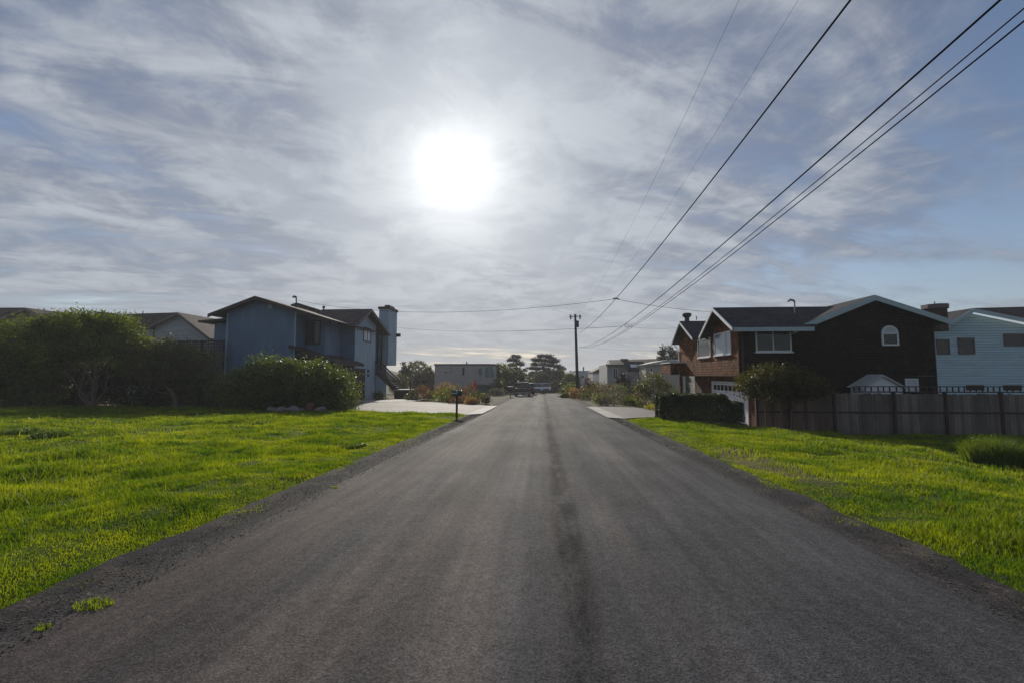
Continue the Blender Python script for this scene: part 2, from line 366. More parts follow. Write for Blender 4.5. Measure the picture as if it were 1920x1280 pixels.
SAGE = M_siding('pale_blue_lap', (.47, .63, .70), .17, False, .5, .12, .25); GREYL = M_siding('grey_lap_siding', (.40, .405, .42), .16, False, .5)  # pale blue lap: underside shadow of each board painted in as a dark line
GLASS = M_glass('window_glass', (.010,.012,.014), .05); GLASSB = M_glass('bright_window_glass', (.25, .33, .38), .12); GLASSW = M_plain('drawn_blind', (.55, .56, .60), .35, .05)
WOOD = M_siding('grey_fence_board', (.165, .130, .107), .14, True, .5, .45, .7, isl=True); WOODB = M_siding('brown_fence_board', (.150, .090, .062), .14, True, .5, .45, .7, isl=True)
DWOOD = M_plain('dark_stained_wood', (.045, .028, .024), .75, .35); RED = M_plain('red_umbrella_cloth', (.55, .02, .02), .8, .1)
POLEM = M_bark('creosote_pole', (.070, .052, .050)); CABLE = M_plain('black_cable', (.010, .010, .012), .95, .1, bump=0, spec=.05)
METAL = M_plain('galvanised_metal', (.28, .29, .30), .4, .2, metal=.6); DMETAL = M_plain('dark_metal', (.05, .055, .06), .45, .2, metal=.3)
BARK = M_bark('bark', (.16, .10, .075)); BARKR = M_bark('reddish_bark', (.16, .10, .08)); BARKG = M_bark('grey_bark', (.17, .15, .13))
STUC = M_plain('beige_stucco', (.42, .37, .34), .85, .12, bump=.3); TEAL = M_glass('teal_glass', (.07, .17, .18), .15)
CREAM = M_plain('cream_stucco', (.46, .42, .35), .8, .1); YEL = M_plain('yellow_board', (.60, .36, .10), .7, .1); GREYW = M_plain('grey_paint', (.44, .44, .42), .8, .12)
WHB = M_plain('pale_blue_paint', (.40, .46, .52), .7, .1); ROCK = M_plain('rock', (.24, .21, .20), .9, .4, 6, bump=.8, bscale=12)
RUB = M_plain('tyre_rubber', (.012, .012, .012), .8, .2); TERRA = M_plain('terracotta', (.28, .13, .08), .8, .2)

# ---------------------------------------------------------------- ground, road, sea
def axis(parts):
    a = []
    for lo, hi, st in parts: a += list(np.arange(lo, hi, st))
    return np.array(a + [parts[-1][1]])
def grid(name, xs, ys, zf, mat, keep=None, **k):
    XX, YY = np.meshgrid(xs, ys); ZZ = zf(XX, YY); V = np.stack([XX, YY, ZZ], -1).reshape(-1, 3)
    nx, ny = len(xs), len(ys); i = (np.arange(ny-1)[:,None]*nx + np.arange(nx-1)[None]).ravel()
    Fq = np.stack([i, i+1, i+nx+1, i+nx], 1)
    if keep is not None: Fq = Fq[keep(XX, YY).reshape(-1)[Fq].all(1)]
    return tag(npmesh(name, V, Fq, mat, smooth=True), kind='structure')
xs = axis([(-400,-200,50),(-200,-60,6),(-60,-30,1.5),(-30,-5,.3),(-5,-3.3,.08),(-3.3,3.1,.8),(3.1,5,.08),(5,24,.3),(24,60,1.5),(60,200,6),(200,400,50)])
ys = axis([(-60,-6,2),(-6,30,.3),(30,60,1),(60,200,4),(200,400,25)])
def gzground(X, Y):
    return gz(X, Y) - .06*(1-lawn(X, Y)) - np.where(Y > 172, (Y-172)*.02, 0) - .05*(ss(30.5,31.5,Y))*(np.abs(X)<28)
grid('ground', xs, ys, gzground, GRD)
def zroad(X, Y): return gz0(0*X, Y) + .012*(1-(X/3.2)**2)
grid('road', axis([(-3.28,3.12,.4)]), axis([(-30,80,1.),(80,150,2)]), zroad, ASPH)
def shoulder(sgn, a, b):
    yy = axis([(-30,26,.12),(26,80,1)]); rows = []
    nn = np.array([noise.noise((0, q*1.1, sgn*5)) + .6*noise.noise((0, q*4.1, sgn*9)) + .3*noise.noise((3, q*13, sgn)) for q in yy])
    n2 = np.array([noise.noise((9, q*2.3, sgn*5)) + .5*noise.noise((2, q*9, sgn*9)) for q in yy])
    V = []; 
    for q, e, e2 in zip(yy, nn, n2):
        x0 = a - sgn*.10; x1 = b + sgn*e*.10
        for t_ in (0, .08, .35, .7, 1):
            x = x0 + (x1-x0)*t_; z = float(gz0(0, q)) + [-.012, -.005, -.012, -.002, .02][(0,.08,.35,.7,1).index(t_)] + (.004*noise.noise((x*6, q*6, 1)) if t_ > .1 else 0)
            V.append((x, q, z))
    k = 5; m_ = len(yy); Fq = [(i*k+j, i*k+j+1, (i+1)*k+j+1, (i+1)*k+j) for i in range(m_-1) for j in range(k-1)]
    if sgn < 0: Fq = [f[::-1] for f in Fq]
    tag(npmesh('road_shoulder', V, Fq, SHO, smooth=True), kind='structure')
shoulder(-1, -3.26, -3.86); shoulder(1, 3.10, 3.70)
grid('sea', axis([(-1400,1400,200)]), axis([(172,1500,166)]), lambda X, Y: X*0-6.5, SEA)
# driveways: a sheet on each side, pale apron strip at the road
def sheet(name, pts, mat, dz=.03, sub=14):
    a, b, c, d = [np.array(q, float) for q in pts]; V = []; Fq = []
    for i in range(sub+1):
        for j in range(sub+1):
            s_, t_ = i/sub, j/sub; q = (a*(1-s_)+b*s_)*(1-t_) + (d*(1-s_)+c*s_)*t_
            V.append((q[0], q[1], max(g(q[0], q[1]), float(gz0(q[0], q[1])))+dz))
    for i in range(sub):
        for j in range(sub): k = i*(sub+1)+j; Fq.append((k, k+1, k+sub+2, k+sub+1))
    return tag(npmesh(name, V, Fq, mat, smooth=True), kind='structure')
sheet('driveway', [(-3.9, 23.4), (-3.9, 33.2), (-19, 46.5), (-19, 27.2)], DRIVE)
sheet('pavement', [(-3.20, 24.2), (-3.20, 32.6), (-3.92, 33.2), (-3.92, 23.4)], APRON, .038)
sheet('driveway', [(3.72, 21.3), (3.72, 32.5), (11.2, 31.5), (11.2, 23.2)], DRIVE)
sheet('pavement', [(3.05, 22.0), (3.05, 32.0), (3.74, 32.5), (3.74, 21.3)], APRON, .038)
sheet('path', [(-16.9, 36.5), (-16.9, 46.5), (-11.5, 46.5), (-11.5, 39.5)], APRON, .045)
# dunes behind the end of the street
def mound(name, cx, cy, rx, ry, h, seed=0):
    V = []; Fq = []; N = 28
    for i in range(N+1):
        for j in range(N+1):
            a, b = i/N*2-1, j/N*2-1; r = min(1, math.hypot(a, b)); x, y = cx+a*rx, cy+b*ry
            hh = h*(math.cos(r*math.pi)*.5+.5)*(1+.5*noise.noise((x*.05, y*.05, seed))) + .6*noise.noise((x*.3, y*.3, seed))*(1-r)
            V.append((x, y, g(x, y)-.4+hh))
    for i in range(N):
        for j in range(N): k = i*(N+1)+j; Fq.append((k, k+N+1, k+N+2, k+1))
    tag(npmesh(name, V, Fq, DUNE, smooth=True), kind='structure')
mound('hill', 6, 150, 42, 26, 6.2, 1); mound('hill', -48, 170, 60, 30, 9, 2); mound('hill', 60, 165, 50, 30, 7.5, 3)

# ---------------------------------------------------------------- grass
GRASS = None
def mk_grass():
    m, t, out = mat_new('grass_blades'); ge = t.new('ShaderNodeNewGeometry'); p = ge.outputs['Position']; ri = ge.outputs['Random Per Island']
    a = t.noise(p, .55, 5, .6, .6); b = t.noise(p, 2.7, 4, .6)
    f = t.math('ADD', t.math('MULTIPLY', t.ramp(a, .42, .60), .47), t.math('ADD', t.math('MULTIPLY', t.ramp(b, .36, .64), .43), t.math('MULTIPLY', ri, .12)))
    c = t.mix(f, (.038, .095, .005), (.245, .270, .014))
    dry = t.ramp(t.math('ADD', ri, t.ramp(t.noise(p, 1.1, 4, .7, .5), .50, .72, -.3, .28)), .86, .99)
    c = t.mix(dry, c, (.20, .13, .065))
    df = t.new('ShaderNodeBsdfPrincipled'); t.put(df.inputs['Base Color'], c); df.inputs['Roughness'].default_value = .5; df.inputs['Specular IOR Level'].default_value = .25
    tr = t.new('ShaderNodeBsdfTranslucent'); t.put(tr.inputs[0], t.mix(1.0, c, (1.75, 1.75, .4), 'MULTIPLY'))
    mx = t.new('ShaderNodeMixShader'); mx.inputs[0].default_value = .55
    t.l.new(df.outputs[0], mx.inputs[1]); t.l.new(tr.outputs[0], mx.inputs[2]); t.l.new(mx.outputs[0], out.inputs[0]); return m
GRASS = mk_grass()
def vnoise(x, y, s, seed):
    rr = np.random.default_rng(seed); T = rr.random((64, 64)); x = x*s; y = y*s
    xi = np.floor(x).astype(int); yi = np.floor(y).astype(int); fx = x-xi; fy = y-yi; fx = fx*fx*(3-2*fx); fy = fy*fy*(3-2*fy)
    q = lambda a, b: T[a % 64, b % 64]
    return (q(xi,yi)*(1-fx)+q(xi+1,yi)*fx)*(1-fy) + (q(xi,yi+1)*(1-fx)+q(xi+1,yi+1)*fx)*fy
def blades(X, Y, H, W, lean=.5):
    N = len(X); Z = gz(X, Y) - .01; th = rng.random(N)*2*np.pi; la = rng.random(N)*2*np.pi; L = H*lean*rng.random(N)
    dx, dy = np.cos(th)*W/2, np.sin(th)*W/2; lx, ly = np.cos(la)*L, np.sin(la)*L
    V = np.empty((N, 5, 3))
    V[:,0] = np.stack([X-dx, Y-dy, Z], 1); V[:,1] = np.stack([X+dx, Y+dy, Z], 1)
    V[:,2] = np.stack([X+dx*.8+lx*.35, Y+dy*.8+ly*.35, Z+H*.55], 1); V[:,3] = np.stack([X-dx*.8+lx*.35, Y-dy*.8+ly*.35, Z+H*.55], 1)
    V[:,4] = np.stack([X+lx, Y+ly, Z+H*np.sqrt(np.clip(1-(lean*.6)**2, .2, 1))], 1)
    b = np.arange(N)[:,None]*5
    tris = np.concatenate([b+np.array([[0,1,2]]), b+np.array([[0,2,3]]), b+np.array([[3,2,4]])])
    return V.reshape(-1, 3), tris
def grass(side, N, label):
    r0, r1 = 2.0, 46.0
    uu = rng.random(N); pw = .62; r = (r0**pw + uu*(r1**pw - r0**pw))**(1/pw)       # density thins out with distance
    th = rng.uniform(R(-6), R(88), N) if side > 0 else rng.uniform(R(-6), R(88), N)
    X = np.sin(th)*r*side; Y = np.cos(th)*r
    e = .24*(vnoise(X*0, Y, 1.2, 3)-.5) + .14*(vnoise(X*0, Y, 5, 4)-.5) + .07*rng.standard_normal(N)**2*(-1)*.3
    if side < 0:
        far = 29.5 + .0*X; far = np.where(X > -13.5, 23.6+(-3.9-X)*.28, far); fr_ = rng.random(N) < .10*np.clip(vnoise(X, Y, 1.6, 41)*2-.7, 0, 1); ok = ((X < -3.80-e) | (fr_ & (X < -3.5))) & (X > -46) & (Y > -2) & (Y < far)
    else:
        far = np.where(X < 6.6, 21.2, 22.0); fr_ = rng.random(N) < .10*np.clip(vnoise(X, Y, 1.6, 42)*2-.7, 0, 1); ok = ((X > 3.64+e) | (fr_ & (X > 3.38))) & (X < 34) & (Y > -2) & (Y < far)
    X, Y, r = X[ok], Y[ok], r[ok]
    n1 = vnoise(X, Y, .9, 11); n2 = vnoise(X, Y, 3.1, 12); n3 = vnoise(X, Y, .33, 13)
    bare = (vnoise(X, Y, .8, 21)*.6 + vnoise(X, Y, 2.6, 22)*.4)
    dd = np.abs(X) - 3.75
    keep = ~((bare > .70) & (rng.random(len(X)) < .75))
    if side > 0:   # worn patch beside the road
        pr = np.hypot((X-4.45)/.55, (Y-10.0)/2.3)+.5*(vnoise(X, Y, 2.2, 31)-.5); keep &= ~((pr < 1) & (rng.random(len(X)) < .8))
    X, Y, r, n1, n2, n3, dd = [q[keep] for q in (X, Y, r, n1, n2, n3, dd)]
    n4 = vnoise(X, Y, 1.7, 14); n5 = vnoise(X, Y, 7., 15)
    H = (.020 + .065*np.clip(n1*n4*2.4-.25, 0, 1.3) + .04*n5*n2 + .04*n3*np.clip(dd/3, 0, 1)) * (.55 + .9*rng.random(len(X))) * np.clip(.45 + dd*.5, .4, 1)
    tall = rng.random(len(X)) < .012*np.clip(dd/2, 0, 1); H = np.where(tall & (side < 0), H+.12*rng.random(len(X))+.05, H)
    W = np.maximum(.0038, r*.0011) * (.7 + .6*rng.random(len(X)))
    V, T = blades(X, Y, .9*H*np.clip(1+r*.01, 1, 1.25), W, .75)
    o = npmesh('grass', V, T, GRASS); tag(o, label, 'grass', kind='stuff'); return len(X)
na = grass(-1, 1400000, 'rough bright green grass on the wide lawn left of the road')
nb = grass(1, 1100000, 'bright green lawn grass right of the road in front of the fence')
print('blades', na, nb)

# ---------------------------------------------------------------- foliage
def leafquads(C, size, flat=0., rg=rng, aspect=.55):
    N = len(C); a = rg.standard_normal((N,3)); a[:,2] *= (1-flat); a /= np.linalg.norm(a, axis=1)[:,None]+1e-9
    b = rg.standard_normal((N,3)); b[:,2] *= (1-flat); b -= a*(a*b).sum(1)[:,None]; b /= np.linalg.norm(b, axis=1)[:,None]+1e-9
    s = (size*(.6+.8*rg.random(N)))[:,None] if not hasattr(size, 'shape') else size[:,None]
    V = np.stack([C-a*s*.5, C-b*s*aspect*.5, C+a*s*.5, C+b*s*aspect*.5], 1)
    nrm = np.cross(a, b); V[:,1] += nrm*s*.1; V[:,3] += nrm*s*.1
    i = np.arange(N)[:,None]*4
    return V.reshape(-1,3), i+np.array([[0,1,2,3]])
def clumps(env, M, surf=.55, rg=rng):
    """env: list of (center, radii). clump centres biased to the outside"""
    vol = np.array([e[1][0]*e[1][1]*e[1][2] for e in env]); pick = rg.choice(len(env), M, p=vol/vol.sum())
    d = rg.standard_normal((M,3)); d /= np.linalg.norm(d, axis=1)[:,None]; r = rg.random(M)**(1/3); r = np.where(rg.random(M) < surf, .8+.25*rg.random(M), r)
    c = np.array([env[i][0] for i in pick]); q = np.array([env[i][1] for i in pick]); return c + d*q*r[:,None]
def plant(name, label, cat, base, env, mat, M, per, cr, leaf, trunks=None, bark=None, group=None, flat=0., zmin=None, twigs=0, aspect=.55, surf=.6, crown='crown'):
    x0, y0 = base[0], base[1]; z0 = g(x0, y0); o = thing(name, (x0, y0, z0), label, cat, group)
    env = [((x0+c[0], y0+c[1], z0+c[2]), q) for c, q in env]
    C = clumps(env, M, surf); 
    if zmin is None: zmin = z0+.02
    pts = np.repeat(C, per, 0) + rng.standard_normal((M*per,3))*np.array([cr, cr, cr*.7])*np.repeat(.6+.8*rng.random(M), per)[:,None]
    pts = pts[pts[:,2] > zmin]
    V, Fq = leafquads(pts, leaf, flat, aspect=aspect); npmesh(crown, V, Fq, mat, o)
    bark = bark or BARK
    mb = MB()
    tr = trunks or [[(0,0,-.1,.05),(0,0,env[0][1][2]*.5,.03)]]
    ends = []
    for path in tr:
        pp = [Vector((x0+q[0], y0+q[1], z0+q[2])) for q in path]; sm = []; rr = []
        for i in range(len(pp)-1):
            for k_ in range(4):
                t_ = k_/4; sm.append(pp[i].lerp(pp[i+1], t_) + Vector((random.uniform(-1,1), random.uniform(-1,1), 0))*path[i][3]*.35*(1 if i+k_ else 0)); rr.append(path[i][3]*(1-t_)+path[i+1][3]*t_)
        sm.append(pp[-1]); rr.append(path[-1][3]); mb.tube(sm, rr, 7); ends += list(zip(sm[len(sm)//3:], rr[len(sm)//3:]))
    for k_ in range(min(twigs, len(C))):
        c = Vector(C[rng.integers(len(C))]); e, er = min(random.sample(ends, min(6, len(ends))), key=lambda q: (q[0]-c).length)
        m1 = e.lerp(c, .5) + Vector((random.uniform(-1,1), random.uniform(-1,1), random.uniform(-.2,.8)))*(c-e).length*.12
        mb.tube([e, m1, c], [er*.5, er*.32, .006], 5)
    mb.build('trunk', bark, o, smooth=True)
    return o
MYR = M_leaf('myrtle_leaf', (.028, .060, .010), (.155, .205, .028), .42, .6, .2, .8)
MYRD = M_leaf('dark_myrtle_leaf', (.032, .050, .014), (.125, .135, .035), .3, .5, .4)
PITT = M_leaf('glossy_leaf', (.020, .045, .010), (.135, .19, .038), .40, .48, .35, 1.6)
BOX = M_leaf('clipped_leaf', (.014, .026, .008), (.055, .075, .018), .25, .5, .35)
YEW = M_leaf('yellow_green_leaf', (.05, .07, .010), (.20, .19, .02), .45, .4, .5)
OLIVE = M_leaf('olive_leaf', (.045, .055, .018), (.13, .14, .05), .4, .5, .35)
CYP = M_leaf('cypress_leaf', (.015, .022, .012), (.038, .045, .022), .15, .6, .3)
LAV = M_leaf('lavender_leaf', (.07, .07, .085), (.17, .16, .19), .3, .6, .3)
TAN = M_leaf('dry_tan_leaf', (.14, .085, .045), (.36, .24, .14), .4, .6, .3); RUST = M_leaf('rust_leaf', (.07, .04, .026), (.19, .105, .06), .4, .6, .3)
GRN = M_leaf('garden_green_leaf', (.04, .08, .015), (.14, .20, .03), .45, .5, .35); PURP = M_leaf('dark_red_leaf', (.03, .010, .014), (.10, .03, .04), .35, .5, .35)
GOLD = M_leaf('yellow_flower_leaf', (.16, .17, .01), (.42, .38, .02), .45, .5, .35); TWIG = M_leaf('twiggy_leaf', (.045, .030, .022), (.10, .075, .045), .2, .7, .2)

def bpos(u, Y): return (X_at(u, Y), Y)
# tall myrtle trees along the left edge of the lawn
G1 = 'tall myrtle trees along the left edge of the lawn'
def px_env(x, y, lst):      # crown lobes surveyed on the photo: (u, v, half width m, half depth m, half height m)
    z0 = g(x, y); return [((X_at(u, y)-x, dy_, P(u, v, y).z-z0), (a_, b_, c_)) for u, v, a_, b_, c_, dy_ in lst]
x, y = bpos(40, 28.5)
plant('myrtle_tree', 'dense dark green myrtle tree at the far left, foliage down to the grass', 'tree', (x, y),
      px_env(x, y, [(-60,650,2.2,1.8,1.6,0),(-20,640,1.6,1.6,1.2,0),(20,636,1.5,1.4,1.1,.2),(55,632,1.3,1.3,1.2,-.2),(90,640,1.3,1.3,1.4,.1),(10,680,2.0,1.6,1.4,0),(60,685,1.8,1.5,1.3,.1),(-50,700,2.4,1.6,1.6,0),(10,730,2.0,1.5,1.2,.2),(70,735,1.6,1.3,1.1,.4),(100,610,.8,.9,.6,0)]), MYR, 800, 62, .30, .15,
      [[(0,0,-.2,.13),(.2,0,1.6,.10),(-.3,0,3.6,.05)],[(-3,0,-.2,.12),(-3.4,0,2,.08),(-3.2,0,4,.04)]], group=G1, twigs=60)
x, y = bpos(178, 28)
plant('myrtle_tree', 'myrtle tree with bare reddish forked stems and a broad green top', 'tree', (x, y),
      px_env(x, y, [(105,612,1.0,1.2,.7,0),(135,606,1.0,1.2,.65,.2),(165,608,1.1,1.2,.7,-.2),(200,606,1.0,1.2,.65,.1),(228,612,.9,1.1,.7,0),(118,645,1.2,1.3,1.0,.2),(155,648,1.3,1.2,.9,.4),(200,642,1.3,1.3,1.0,.1),(238,640,1.0,1.1,.9,-.1),(115,672,1.0,1.0,.7,.5),(228,672,1.0,1.0,.8,.4),(262,650,.8,.9,.6,0)]), MYR, 520, 55, .27, .15,
      [[(0,0,-.2,.20),(.05,0,1.3,.15),(-.1,.1,2.6,.08),(.3,0,4.2,.03)],[(-.1,0,.2,.08),(-1.0,.1,1.0,.06),(-2.0,0,2.3,.05),(-2.2,.1,4.0,.02)],[(-.1,0,.0,.06),(-.9,-.1,.8,.05),(-.75,0,2.6,.04),(-.8,.1,4.1,.02)],
       [(.15,0,.2,.07),(.8,0,1.1,.05),(.75,.1,2.6,.04),(1.5,.1,4.0,.02)],[(.05,0,1.5,.07),(-.7,.2,2.2,.05),(-.3,.1,3.6,.03)],[(0,0,1.8,.06),(.9,.1,2.7,.04),(1.7,0,3.9,.02)]], BARKR, group=G1, twigs=150)
x, y = bpos(333, 28)
plant('myrtle_tree', 'sparse twiggy myrtle tree with a thick leaning trunk beside the dark lattice screen', 'tree', (x, y),
      px_env(x, y, [(262,655,.9,.9,.6,0),(290,652,.8,.9,.45,.1),(318,655,.8,.9,.5,0),(345,668,.9,.8,.5,.1),(300,680,1.2,1.0,.7,.2),(265,690,1.1,1.0,.8,.3),(340,695,1.1,.9,.6,.2),(310,712,1.3,.9,.5,.4),(312,640,.3,.4,.35,0),(370,700,.9,.8,.6,.3),(385,672,.8,.7,.5,.4),(350,655,.7,.7,.4,.2),(400,712,.8,.7,.6,.2)]), MYRD, 380, 40, .25, .12,
      [[(.1,0,-.2,.18),(-.2,0,.8,.15),(-.75,0,1.5,.12),(-.65,.1,2.4,.07),(-.5,0,3.4,.03)],[(-.6,0,1.4,.08),(-1.6,.1,1.7,.05),(-2.7,0,1.9,.03),(-3.3,.1,2.6,.015)],
       [(-.4,0,.9,.06),(-1.2,-.1,1.0,.045),(-2.4,0,1.4,.02)],[(-.7,0,1.7,.07),(-1.2,.1,2.6,.05),(-1.5,0,3.8,.02)],[(-.6,0,1.9,.06),(.3,.1,2.6,.04),(.7,0,3.4,.015)]], BARKR, group=G1, twigs=170)
x, y = bpos(395, 29)
plant('shrub', 'low dark shrub below the lattice screen, between leaning myrtle and round bush', 'shrub', (x, y), [((0,0,.9),(1.9,1.0,1.25)),((-1.6,.3,.8),(1.4,1,.9))], MYRD, 200, 45, .25, .12)
for i, (u, yy, wx, hh, lb) in enumerate([(110, 31.0, 4.8, 3.9, 'dark undergrowth bush behind the stems of the forked myrtle'), (275, 31.0, 4.0, 3.6, 'shaded bush filling the gap between the forked and the leaning myrtle')]):
    x, y = bpos(u, yy); plant('shrub', lb, 'shrub', (x, y), [((0,0,hh*.5),(wx,1.0,hh*.55))], BOX, 420, 60, .34, .16, zmin=g(x,y))
x, y = bpos(548, 27.2)
plant('shrub', 'big rounded glossy green bush in front of the blue house', 'shrub', (x, y),
      [((-1.2,0,1.4),(2.3,1.6,1.75)),((1.2,0,1.45),(1.9,1.6,1.55)),((2.9,-.1,.95),(1.25,1.3,1.35)),((-3.0,0,1.1),(1.5,1.2,1.3))], PITT, 700, 60, .26, .14, twigs=60,
      trunks=[[(0,0,-.1,.12),(.2,0,1.2,.08),(-.3,0,2.2,.03)],[(1.8,0,-.1,.1),(2.2,0,.9,.06),(2.6,0,1.6,.03)]])

# ---------------------------------------------------------------- building helpers
def win_y(par, u0, v0, u1, v1, Y, fr=WHITE, gl=GLASS, fw=.07, bars=(), sill=None, out=.05, name='window'):
    """window on a wall facing the camera side (plane y=Y)"""
    a, b = P(u0, v0, Y), P(u1, v1, Y); x0, x1, z0, z1 = a.x, b.x, b.z, a.z
    m = MB().box(x0+fw*.6, x1-fw*.6, Y-.02, Y+.01, z0+fw*.6, z1-fw*.6).build(name, gl, par)
    f = MB()
    for q in ((x0,x1,z1-fw,z1),(x0,x1,z0,z0+fw),(x0,x0+fw,z0+fw,z1-fw),(x1-fw,x1,z0+fw,z1-fw)): f.box(q[0],q[1],Y-out,Y+.012,q[2],q[3])
    for t_ in bars: xm = x0+(x1-x0)*t_; f.box(xm-fw*.45, xm+fw*.45, Y-out*.8, Y+.005, z0+fw, z1-fw)
    f.build('frame', fr, m)
    if sill: MB().box(x0-.06, x1+.06, Y-out-.06, Y+.01, z0-.07, z0-.002).build('sill', sill, m)
    return m
def win_x(par, u0, u1, vt, vb, X, sgn, fr=WHITE, gl=GLASS, fw=.07, bars=(), out=.05, name='window', sill=None):
    """window on a street wall (plane x=X, facing sgn)"""
    ya, yb = sorted((Y_at(u0, X), Y_at(u1, X))); z1 = PX((u0+u1)/2, vt, X).z; z0 = PX((u0+u1)/2, vb, X).z
    bx = lambda mb, y0, y1, za, zb, o_: mb.box(min(X-sgn*.012, X+sgn*o_), max(X-sgn*.012, X+sgn*o_), y0, y1, za, zb)
    m = bx(MB(), ya+fw*.6, yb-fw*.6, z0+fw*.6, z1-fw*.6, .02).build(name, gl, par)
    f = MB()
    for q in ((ya,yb,z1-fw,z1),(ya,yb,z0,z0+fw),(ya,ya+fw,z0+fw,z1-fw),(yb-fw,yb,z0+fw,z1-fw)): bx(f, *q, out)
    for t_ in bars: ym = ya+(yb-ya)*t_; bx(f, ym-fw*.5, ym+fw*.5, z0+fw, z1-fw, out*.8)
    f.build('frame', fr, m)
    if sill: bx(MB(), ya-.05, yb+.05, z0-.07, z0-.002, out+.05).build('sill', sill, m)
    return m
def roofslab(mb, pts, th=.12): return mb.ext(pts, (0,0,-th))
def V3(*a): return Vector(a)
def gable_roof_y(par, L, A, Rr, y0, y1, th=.14, mat=KROOF, trim=None, tw=.2, name='roof', tt=.05):
    """ridge along Y; L, A, Rr = (x,z) of left eave, apex, right eave at the top surface"""
    m = MB(); m.ext([(L[0],y0,L[1]),(A[0],y0,A[1]),(A[0],y0,A[1]-th),(L[0],y0,L[1]-th)], (0,y1-y0,0)); m.ext([(A[0],y0,A[1]),(Rr[0],y0,Rr[1]),(Rr[0],y0,Rr[1]-th),(A[0],y0,A[1]-th)], (0,y1-y0,0))
    r = m.build(name, mat, par)
    if trim:
        for a, b in ((L,A),(A,Rr)):
            MB().ext([(a[0],y0-tt,a[1]-.02),(b[0],y0-tt,b[1]-.02),(b[0],y0-tt,b[1]-.02-tw),(a[0],y0-tt,a[1]-.02-tw)], (0,tt-.003,0)).build('fascia', trim, r)
    return r
def gable_roof_x(par, N_, A, Fr, x0, x1, th=.14, mat=KROOF, trim=None, tw=.2, name='roof', tt=.05, side=-1, eave=True, xn=None):
    """ridge along X; N_, A, Fr = (y,z) of near eave, apex, far eave; side tells which end carries the street gable board"""
    m = MB(); m.ext([(x0,N_[0],N_[1]),(x0,A[0],A[1]),(x1,A[0],A[1]),(x1 if xn is None else xn,N_[0],N_[1])], (0,0,-th)); m.ext([(x0,A[0],A[1]),(x0,Fr[0],Fr[1]),(x0,Fr[0],Fr[1]-th),(x0,A[0],A[1]-th)], (x1-x0,0,0))
    r = m.build(name, mat, par)
    if trim:
        xe = x0 if side < 0 else x1; d = -tt if side < 0 else tt
        for a, b in ((N_,A),(A,Fr)):
            MB().ext([(xe+math.copysign(.003,d),a[0],a[1]-.02),(xe+math.copysign(.003,d),b[0],b[1]-.02),(xe+math.copysign(.003,d),b[0],b[1]-.02-tw),(xe+math.copysign(.003,d),a[0],a[1]-.02-tw)], (d,0,0)).build('fascia', trim, r)
        if eave: MB().box(x0, x1, N_[0]-tt, N_[0]-.003, N_[1]-.03-tw, N_[1]-.02).build('fascia', trim, r)
    return r
def mast(par, u, v0, v1, Y, mat=METAL, rad=.035, hood=True):
    a, b = P(u, v1, Y), P(u, v0, Y); m = MB().tube([a, b], rad, 8)
    if hood: m.tube([b, b+V3(-.05,0,.10), b+V3(-.22,0,.14), b+V3(-.34,0,.04)], [rad*1.3, rad*1.6, rad*1.8, rad*1.2], 8)
    return m.build('mast', mat, par)

# ================================================================ brown shingle house, right
YN = 24.0; XU = X_at(1386, YN); XL = XU + .85; ZB = -1.05
H = thing('shingle_house', (XL, YN, ZB), 'two storey brown cedar shingle house with white trimmed gables and garage, right of the road', 'house')
XE = X_at(1757, YN); z_ev = P(1388, 612, YN).z
# upper floor body (camera-side wall outlined under the big gable) and street block
YF = Y_at(1275, XU); ZO = 1.57
ap = P(1640, 556, YN); lf = P(1505, 611, YN); rt = P(1786, 602, YN)
def roofz(x):
    if x < ap.x: return lf.z + (ap.z-lf.z)*(x-lf.x)/(ap.x-lf.x)
    return rt.z + (ap.z-rt.z)*(rt.x-x)/(rt.x-ap.x)
zE = roofz(XE)-.12
mb = MB().ext([(XU+.02,YN,ZO),(XE,YN,ZO),(XE,YN,zE),(ap.x,YN,ap.z-.13),(lf.x,YN,z_ev-.02),(XU+.02,YN,z_ev-.02)], (0,YF-YN,0))
mb.ext([(XL+.02,YN+.003,ZB),(XE-.003,YN+.003,ZB),(XE-.003,YN+.003,ZO-.003),(XL+.02,YN+.003,ZO-.003)], (0,YF-YN-.5,0))
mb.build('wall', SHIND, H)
# street faces as cedar skins, with the two gable triangles
XG = XU - .55
a1, n1_, f1 = PX(1337, 577, XG), PX(1374, 613, XG), PX(1313, 632, XG)
a2, n2_, f2 = PX(1273, 602, XG), PX(1296, 634, XG), PX(1258, 639, XG)
zr = (a1.z+a2.z)/2; ze = (n1_.z+f1.z+n2_.z+f2.z)/4
sk = MB(); ysk = [YN-.004, n1_.y+.35]
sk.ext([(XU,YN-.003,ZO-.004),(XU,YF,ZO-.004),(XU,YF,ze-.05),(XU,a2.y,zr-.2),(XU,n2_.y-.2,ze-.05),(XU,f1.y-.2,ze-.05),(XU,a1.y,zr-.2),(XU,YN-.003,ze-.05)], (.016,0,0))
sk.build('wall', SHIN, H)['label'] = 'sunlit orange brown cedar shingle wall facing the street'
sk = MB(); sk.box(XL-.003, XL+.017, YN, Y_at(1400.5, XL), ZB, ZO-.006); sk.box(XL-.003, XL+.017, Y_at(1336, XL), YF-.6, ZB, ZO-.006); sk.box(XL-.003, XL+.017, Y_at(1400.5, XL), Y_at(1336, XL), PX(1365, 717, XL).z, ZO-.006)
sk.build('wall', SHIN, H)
MB().box(XU+.017, XL-.005, YN+.01, YF, ZO-.03, ZO-.012).build('soffit', DTRIM, H)
